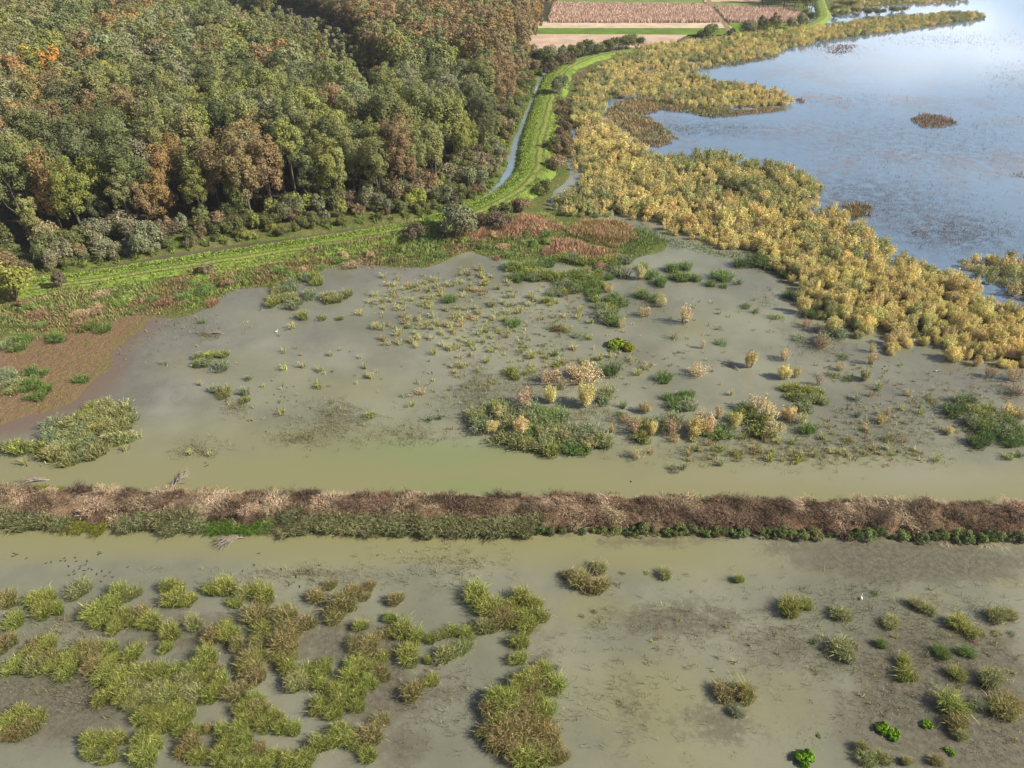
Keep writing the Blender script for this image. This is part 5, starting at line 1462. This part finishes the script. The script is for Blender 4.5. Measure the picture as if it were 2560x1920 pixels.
# ------------------------------------------------------------------ the dike: dead grass, reeds and brambles at its foot
r_ = np.random.default_rng(88)
DL = spline(dike_line, .8)
T_ = unit(np.gradient(DL, axis=0)); Nn = np.stack([T_[:, 1], -T_[:, 0]], 1)
sel = np.where(np.abs(DL[:, 0]) < 85)[0]
n = 62000
i = r_.choice(sel, n)
u = r_.uniform(-1.02, 1.02, n)
q = DL[i] + Nn[i] * (u * DIKE_HALF)[:, None] + r_.normal(size=(n, 2)) * .4
clod = fbm(q[:, 0] * .45, q[:, 1] * .45, 93, 3)
straw = fbm(q[:, 0] * .16 + 5, q[:, 1] * .3, 94, 3) + .22 * smooth(-8, -62, q[:, 0]) * smooth(.55, .0, np.abs(u - -.1)) - .04
ks = smooth(.43, .60, straw + r_.normal(size=n) * .03)[:, None]
base = tints((.165, .115, .078), n, r_, .2) * (1 - ks) + tints((.44, .33, .22), n, r_, .15) * ks
tip = tints((.41, .305, .21), n, r_, .2) * (1 - ks) + tints((.66, .52, .37), n, r_, .15) * ks
gm_ = (fbm(q[:, 0] * .3, q[:, 1] * .3, 95) > .66) & (r_.uniform(size=n) < .5)
tip[gm_] = tints((.15, .19, .06), int(gm_.sum()), r_, .15)
h = (.25 + .85 * smooth(.35, .75, clod)) * r_.uniform(.55, 1.15, n) * (1 - .62 * ks[:, 0])
ang = 6.28 * 2 * fbm(q[:, 0] * .22, q[:, 1] * .22, 96)
lean = np.column_stack([np.cos(ang), np.sin(ang)]) * .55 + r_.normal(size=(n, 2)) * .3 + Nn[i] * (.5 * u)[:, None]
lean = lean * (.45 + .5 * ks) * 1.0
grass_stuff('dead_grass', q, full_height(q[:, 0], q[:, 1]) - .05 + .30 * smooth(.45, .8, clod), h, r_.uniform(.03, .075, n), lean, base, tip, r_, 'collapsed dead brown grass and straw covering the dike', 'dead grass', 4, .45)

def dike_at(px, off):
    """a point of the dike by picture column, off metres towards the camera from the crest"""
    c_ = seen_at(DL[:, 0], DL[:, 1], np.zeros(len(DL)))[0]
    k = int(np.argmin(np.abs(c_ - px)))
    return DL[k] + Nn[k] * off
# tall reeds along the foot of the dike, left half
DREED = [clump_mesh('dike_reed', 900 + k, 1.2, 2.5, 330, .07, spread=.6, leafy=.8, hvar=.5) for k in range(3)]
RG = (.14, .16, .06)
CLN[RG] = 'grey green'
x_ = -40.0
while x_ < 1330:
    wz = 0 if 175 < x_ < 350 else 1
    for row in range(2):
        if (row == 1 and (x_ < 650 and not (x_ < 150 or 390 < x_ < 520))) or (wz == 0 and rr.uniform() < .4):
            continue
        hsc = rr.uniform(.7, 1.1) * (.36 if 190 < x_ < 350 else .5 if 540 < x_ < 720 else 1.0)
        p = dike_at(x_ + rr.uniform(-14, 14), 3.5 - row * 1.25 + rr.uniform(-.25, .35))
        pl = 'at dike foot, ' + ('left border' if x_ < 190 else 'above branch' if x_ < 700 else 'left half' if x_ < 1000 else 'centre')
        col = (GO if 190 < x_ < 350 else BG if 540 < x_ < 700 else RG)
        tn, tip = {GO: ((.14, .16, .03), (.26, .26, .06)), BG: ((.09, .16, .03), (.15, .24, .04)), RG: ((.115, .145, .055), (.40, .37, .20))}[col]
        thing('dike_reed', DREED[int(rr.integers(0, 3))], p[0], p[1], .1 + .3 * row, rr.uniform(0, 6.28), (rr.uniform(.85, 1.15), rr.uniform(.85, 1.15), hsc * .9), tints(tn, 1, rr, .1)[0], tints(tip, 1, rr, .1)[0], 'reed clump', CLN[col], pl, 'reeds', 'reed clumps along the foot of the dike', hsc)
    x_ += rr.uniform(26, 36)
# low green bramble mounds along the right half
def bramble(seed):
    V, Q, a, tv, tq = shrub_arrays(seed, 1.0, 1.3, 12, 900, .17)
    return build('bramble_mound', V, Q, LEAF, a)
BRAM = [bramble(k) for k in (950, 951, 952)]
x_ = 1330.0
while x_ < 2600:
    sc = rr.uniform(.5, 1.15) * (1.15 if x_ > 1600 else .9)
    p = dike_at(x_, 3.25 + rr.uniform(-.3, .3))
    pl = 'at dike foot, ' + ('centre' if x_ < 1560 else 'right half' if x_ < 1900 else 'far right' if x_ < 2250 else 'right border')
    col, cn = ((.10, .14, .05), 'dark green') if rr.uniform() < .5 else ((.16, .205, .08), 'mid green')
    thing('bramble_mound', BRAM[int(rr.integers(0, 3))], p[0], p[1], .0, rr.uniform(0, 6.28), (sc, sc, sc * rr.uniform(.8, 1.1)), tints(col, 1, rr, .15)[0], None, 'bramble mound', cn, pl, 'bramble', 'bramble mounds along the foot of the dike', sc)
    x_ += rr.uniform(16, 34)
# slumped dead tussocks on top of the dike
DEADT = [clump_mesh('dead_tussock', 970 + k, 1.2, 1.5, 320, .055, spread=1.0, leafy=.3, droop=.55) for k in range(3)]
CLN['rb'], CLN['st'], CLN['db'] = 'rusty brown', 'straw pale', 'dark brown'
x_ = -30.0
while x_ < 2600:
    u = rr.uniform()
    kk = 'st' if u < (.55 if x_ < 600 else .2) else 'rb' if u < .66 else 'db'
    tn, tip = {'rb': ((.18, .12, .08), (.38, .275, .19)), 'st': ((.42, .32, .20), (.62, .50, .35)), 'db': ((.10, .068, .05), (.235, .165, .125))}[kk]
    sc = rr.uniform(.5, 1.25)
    p = dike_at(x_, rr.uniform(-2.6, 2.9))
    thing('dead_tussock', DEADT[int(rr.integers(0, 3))], p[0], p[1], float(full_height(p[:1], p[1:])[0]) - .1, rr.uniform(0, 6.28), (sc * 1.15, sc, sc * rr.uniform(.7, 1.2)), tints(tn, 1, rr, .12)[0], tints(tip, 1, rr, .12)[0], 'dead tussock', CLN[kk],
          'on dike top, ' + ('left border' if x_ < 350 else 'left' if x_ < 850 else 'centre' if x_ < 1500 else 'right' if x_ < 2150 else 'right border'), 'dead grass', 'dead grass tussocks on the dike', sc)
    x_ += rr.uniform(7, 17)
# tufts on the far edge of the dike
for (px_, sc, col) in [(30, 1.0, DG), (80, .9, GO), (120, .8, GO), (165, .7, BG), (200, .8, GO), (225, .6, PT), (305, .7, BG), (430, .7, GO), (500, .8, PT), (560, .4, PT), (610, .5, BG), (633, .5, BG), (705, .7, AG), (780, .4, GO), (930, .55, AG), (960, .6, GO), (1000, .4, PT), (1110, .5, PT), (1680, .7, DG), (1700, .8, DG), (1720, .6, GO), (1760, .5, GO), (1790, .7, RT), (1860, .6, BG), (1915, .6, DG), (1935, .5, GO), (2050, .5, GO), (2110, .5, GO), (2140, .5, GO), (2330, .6, GO), (2480, .7, AG), (2500, .7, AG), (2380, .4, GO)]:
    p = dike_at(px_, -3.3)
    tip = {DG: (.13, .17, .05), GO: (.3, .28, .08), BG: (.2, .3, .04), PT: PT, AG: (.3, .3, .15), RT: RT}[col]
    tn = {PT: (.2, .2, .06), RT: (.26, .21, .06)}.get(col, col)
    thing('dike_tuft', REEDLOW[int(rr.integers(0, 2))], p[0], p[1], .1, rr.uniform(0, 6), (sc * .9, sc * .9, sc), tn, tip, 'grass tuft', CLN[col], 'on far dike edge, ' + ('left' if px_ < 700 else 'centre' if px_ < 1500 else 'right'), 'grass tuft', 'grass tufts on the far edge of the dike', sc)

# ------------------------------------------------------------------ dead branches
def branch(label, px, py, L, rot, seed, nb=14, z=.1, fan=.5, flat=.35, sc=1.0):
    r = np.random.default_rng(seed)
    P = Parts()
    P.add(*tube(np.array([[0, 0, -.2], [L * .3, .1, .25], [L * .6, 0, .3], [L, .2, .2]]), np.array([.11, .09, .06, .02]) * sc, 6))
    for k in range(nb):
        s = r.uniform(.1, .7) * L
        a = r.normal() * fan
        l = r.uniform(.35, .7) * L
        up = r.uniform(.1, 1) * flat * L * .4
        b0 = np.array([s, 0, .25])
        b2 = b0 + np.array([l * math.cos(a), l * math.sin(a), up * .4])
        b1 = (b0 + b2) / 2 + [0, 0, up]
        P.add(*tube(np.array([b0, b1, b2]), np.array([.055, .04, .012]) * sc, 5))
        for q in range(2):
            c2 = b1 + np.array([l * .4 * math.cos(a + r.normal() * .5), l * .4 * math.sin(a + r.normal() * .5), up * r.uniform(-.2, .5)])
            P.add(*tube(np.array([b1, (b1 + c2) / 2 + [0, 0, .08], c2]), np.array([.03, .022, .008]) * sc, 4))
    V, Q, _ = P.arrays()
    o = link('dead_branch', build('dead_branch', V, Q, DEADWOOD, smooth_shade=True), None, label, 'dead branch')
    x, y = ground([(px, py)])[0]
    o.location = (x, y, z)
    o.rotation_euler = (0, 0, rot)
branch('bleached fallen branch lying in the water below the dike', *TE([(1070, 245)])[0], 3.6, R(205), 1, 16, .15, .45, .3)
branch('grey dead branch at the left behind the dike', *TC([(215, 965)])[0], 3.6, R(200), 2, 16, .1, .25, .35)
branch('dark dead branch leaning off the far dike edge', *TC([(735, 1018)])[0], 3.4, R(62), 3, 16, .1, .35, .5)
branch('pale twig heap in the far left pond', *TC([(970, 335)])[0], 3.2, R(190), 4, 12, .1, .5, .5, .8)
branch('small broken branch standing in the left pond', *TC([(720, 478)])[0], 1.3, R(80), 5, 7, .05, .9, 1.2, .7)
branch('brown driftwood left of the twin willows', *TD([(700, 425)])[0], 2.6, R(10), 6, 8, .05, .5, .3)
branch('dark fallen branch under the amber willow', *TD([(985, 500)])[0], 3.0, R(120), 7, 10, .05, .5, .4, .8)
branch('thin driftwood near the middle of the right pond', *TD([(925, 322)])[0], 2.0, R(170), 8, 7, .05, .5, .4, .7)
branch('bare branch beside the green reed island', *TD([(430, 305)])[0], 3.2, R(150), 9, 7, .05, .3, .4, .8)
branch('dead twigs on the lake by the thicket edge', *TB([(1720, 1010)])[0], 4.0, R(15), 10, 10, .05, .5, .5, 1.2)

# ------------------------------------------------------------------ birds
def bird_mesh(name, col, L, long_neck=False):
    m, t, out = nt(name + '_feathers')
    p_ = N(t, 'ShaderNodeBsdfPrincipled', Roughness=.6)
    p_.inputs['Base Color'].default_value = (*col, 1)
    t.links.new(p_.outputs[0], out.inputs['Surface'])
    prof = [(-.5, .01, .13), (-.42, .06, .11), (-.25, .15, .08), (0, .20, .07), (.2, .16, .09), (.32, .09, .16)]
    prof += [(.36, .05, .30), (.38, .045, .62), (.43, .07, .70), (.50, .05, .70), (.62, .008, .68)] if long_neck else [(.37, .07, .24), (.42, .09, .30), (.48, .07, .30), (.53, .025, .28), (.60, .008, .27)]
    pr = np.array(prof) * L
    V, Q = tube(np.column_stack([pr[:, 0], np.zeros(len(pr)), pr[:, 2]]), pr[:, 1], 8)
    V[:, 2] = np.maximum(V[:, 2], -.03)
    return build(name, V, Q, m, smooth_shade=True)
DUCK = bird_mesh('waterbird', (.04, .037, .033), .36)
EGRET = bird_mesh('egret', (.75, .75, .72), .6, True)
BIRDS = [(TE, [(200, 360), (222, 356), (262, 350), (280, 338), (284, 350), (298, 374), (326, 336), (331, 352), (300, 412), (322, 408), (320, 396), (345, 384), (366, 392), (385, 384), (378, 352), (372, 366), (420, 408), (442, 395), (476, 400), (488, 420), (456, 415), (438, 440), (350, 372), (398, 388), (365, 410), (430, 312), (436, 318), (426, 322), (555, 376), (62, 318), (68, 326), (58, 330), (76, 322), (115, 340), (1100, 368), (1120, 318), (1632, 326), (1296, 462), (1250, 455), (1925, 458), (1380, 370), (1330, 392), (1280, 420), (1050, 395), (1420, 395), (1215, 385)], 'swimming between dike and foreground reeds'),
         (TC, [(1175, 540), (1185, 600), (1230, 610), (1245, 626), (1270, 564), (1240, 570), (1282, 628), (1215, 607), (1735, 480), (888, 895), (898, 905), (890, 910), (1150, 760)], 'swimming on the middle pond'), (TD, [(1610, 478), (1600, 488), (1680, 575), (1665, 572), (1570, 640), (1580, 646), (1592, 640), (1560, 652), (1450, 610), (515, 975)], 'swimming on the right pond')]
bn = 0
for tr, lst, wh in BIRDS:
    for q in lst:
        (p,) = tr([q])
        x, y = ground([p])[0]
        o = link('waterbird', DUCK, None, 'small dark waterbird ' + wh, 'waterbird', 'dark waterbirds ' + wh)
        o.location = (x, y, .02)
        o.rotation_euler = (0, 0, rr.uniform(0, 6.28))
for (tr, q, lb) in [(TC, (825, 478), 'white egret beside the small green reed island at left'), (TC, (1195, 330), 'white egret wading in the far left pond'), (TD, (1830, 500), 'white egret at the right border below the thicket'), (TF, (1508, 514), 'white bird resting on the water at lower right')]:
    (p,) = tr([q])
    x, y = ground([p])[0]
    o = link('egret', EGRET, None, lb, 'egret')
    o.location = (x, y, .15)
    o.rotation_euler = (0, 0, rr.uniform(0, 6.28))

# ------------------------------------------------------------------ floating bits
r_ = np.random.default_rng(99)
fp = []
for (cx, cy, rx, ry, n) in [(1850, 350, 380, 70, 900), (1650, 980, 130, 80, 500), (2080, 1130, 200, 110, 600), (1900, 700, 350, 200, 350), (1450, 780, 80, 60, 160), (800, 650, 420, 110, 260), (1300, 1100, 160, 70, 160)]:
    u, v = r_.normal(size=(2, n)) * .5
    fp.append(ground(TF(np.column_stack([cx + rx * u, cy + ry * v]))))
for (cx, cy, rx, ry, n) in [(680, 385, 60, 14, 160), (620, 390, 40, 20, 60), (300, 930, 200, 60, 160), (1380, 690, 60, 60, 80), (80, 910, 90, 40, 60), (650, 430, 40, 14, 50), (1850, 1000, 150, 150, 120)]:
    u, v = r_.normal(size=(2, n)) * .5
    fp.append(ground(TE(np.column_stack([cx + rx * u, cy + ry * v]))))
fp = np.vstack(fp)
n = len(fp)
C = np.column_stack([fp, r_.uniform(.015, .06, n)])
V, Q = leaf_quads(C, r_.normal(size=(n, 3)) * .35 + [0, 0, 1], r_.uniform(.06, .22, n), r_, .3)
tn = np.where(r_.uniform(size=(n, 1)) < .5, tints((.27, .26, .215), n, r_, .15), tints((.16, .14, .09), n, r_, .2))
link('floating_debris', build('floating_debris', V, Q, LEAF_M, {'var': r_.uniform(0, 1, n), 'hue': np.zeros(n), 'tint': tn}), 'stuff', 'pale bits of dead leaf floating on the water', 'debris')
# submerged twigs and sprigs breaking the surface on the near and middle ponds
fp = []
for tr, lst in ((TF, [(850, 620, 420, 120, 170), (1200, 720, 320, 170, 170), (500, 900, 260, 250, 130), (1500, 500, 200, 80, 120), (1900, 620, 300, 130, 260), (1800, 880, 300, 200, 260), (150, 950, 120, 160, 60)]), (TE, [(1350, 420, 300, 40, 200), (1950, 370, 200, 60, 160), (1900, 950, 150, 150, 120), (350, 930, 260, 80, 120), (250, 660, 120, 60, 60)]),
                (TC, [(1500, 740, 220, 60, 260), (870, 835, 90, 30, 120), (1300, 790, 90, 25, 160), (1450, 690, 90, 50, 200), (1020, 655, 40, 22, 90), (2080, 560, 90, 70, 260), (1790, 780, 120, 30, 140), (900, 345, 40, 14, 80), (600, 330, 300, 100, 160), (780, 270, 60, 40, 60), (2000, 640, 120, 60, 120)]), (TD, [(60, 560, 160, 50, 220), (350, 690, 130, 40, 220), (1250, 840, 420, 60, 500), (1600, 760, 300, 90, 320), (1950, 540, 200, 100, 160), (1300, 380, 120, 50, 160), (560, 200, 120, 60, 120), (1100, 180, 60, 40, 60)])):
    for (cx, cy, rx, ry, n) in lst:
        u, v = r_.normal(size=(2, n)) * .7
        fp.append(ground(tr(np.column_stack([cx + rx * u, cy + ry * v]))))
sp_ = []
for tr, lst in ((Z2, [(650, 1000, 620, 330, 200), (1300, 1250, 500, 280, 190), (1650, 1000, 330, 250, 110)]), (TD, [(1250, 850, 520, 50, 190), (1650, 720, 330, 110, 170), (1900, 620, 260, 90, 110), (600, 420, 320, 130, 50), (950, 250, 200, 130, 25), (300, 480, 280, 90, 70), (1500, 480, 200, 60, 40)]), (TC, [(1500, 560, 520, 140, 60), (2000, 620, 150, 140, 60), (900, 300, 420, 110, 40)]), (TF, [(1800, 750, 380, 280, 40), (900, 700, 600, 260, 24)])):
    for (cx, cy, rx, ry, n) in lst:
        sp_.append(ground(tr(np.column_stack([cx + rx * r_.uniform(-1, 1, n), cy + ry * r_.normal(size=n) * .55]))))
sp_ = np.vstack(sp_)
sp_ = sp_[(land_height(sp_[:, 0], sp_[:, 1]) < -.1) & (dist_line(dike_line, sp_[:, 0], sp_[:, 1]) > 6)]
m_ = len(sp_)
hh = r_.uniform(.5, 1.3, m_)
cc = np.where(r_.uniform(size=(m_, 1)) < .45, tints((.36, .35, .15), m_, r_, .15), np.where(r_.uniform(size=(m_, 1)) < .5, tints((.20, .24, .08), m_, r_, .2), tints((.34, .24, .14), m_, r_, .2)))
k_ = 11
q_ = np.repeat(sp_, k_, 0) + r_.normal(size=(m_ * k_, 2)) * .16
n = m_ * k_
grass_stuff('sedge_seedlings', q_, np.full(n, -.15), np.repeat(hh, k_) * r_.uniform(.5, 1.1, n), r_.uniform(.05, .1, n), r_.normal(size=(n, 2)) * .22, np.repeat(cc, k_, 0), np.repeat(cc * 1.35, k_, 0), r_, 'small sedge seedlings scattered between the tufts of the pond', 'sedge', 4, .3)
fp = np.vstack(fp)
fp = np.repeat(fp, 6, 0) + r_.normal(size=(len(fp) * 6, 2)) * .28
n = len(fp)
k = r_.uniform(size=(n, 1))
grass_stuff('water_sprigs', fp, np.full(n, -.1), r_.uniform(.15, .85, n), r_.uniform(.025, .065, n), r_.normal(size=(n, 2)) * .25, np.where(k < .5, tints((.20, .17, .09), n, r_, .2), tints((.16, .18, .07), n, r_, .2)), np.where(k < .5, tints((.40, .31, .20), n, r_, .2), tints((.33, .33, .18), n, r_, .2)), r_, 'thin dead stalks and sprigs breaking the water surface', 'sprigs')

# ------------------------------------------------------------------ the air
m, t, out = nt('air')
pv = N(t, 'ShaderNodeVolumePrincipled')
pv.inputs['Color'].default_value = (.90, .94, 1.0, 1)
pv.inputs['Density'].default_value = HAZE
pv.inputs['Anisotropy'].default_value = .2
t.links.new(pv.outputs[0], out.inputs['Volume'])
bx0, bx1 = np.array([-7000., -500., -2.5]), np.array([7000., 9000., 78.])
hv = np.array([[(bx0, bx1)[i][0], (bx0, bx1)[j][1], (bx0, bx1)[k][2]] for i in (0, 1) for j in (0, 1) for k in (0, 1)])
hq = np.array([[0, 1, 3, 2], [4, 6, 7, 5], [0, 4, 5, 1], [2, 3, 7, 6], [0, 2, 6, 4], [1, 5, 7, 3]])
link('haze', build('haze', hv, hq, m), 'stuff', 'thin autumn haze in the air over the marsh', 'haze')
settle_labels()
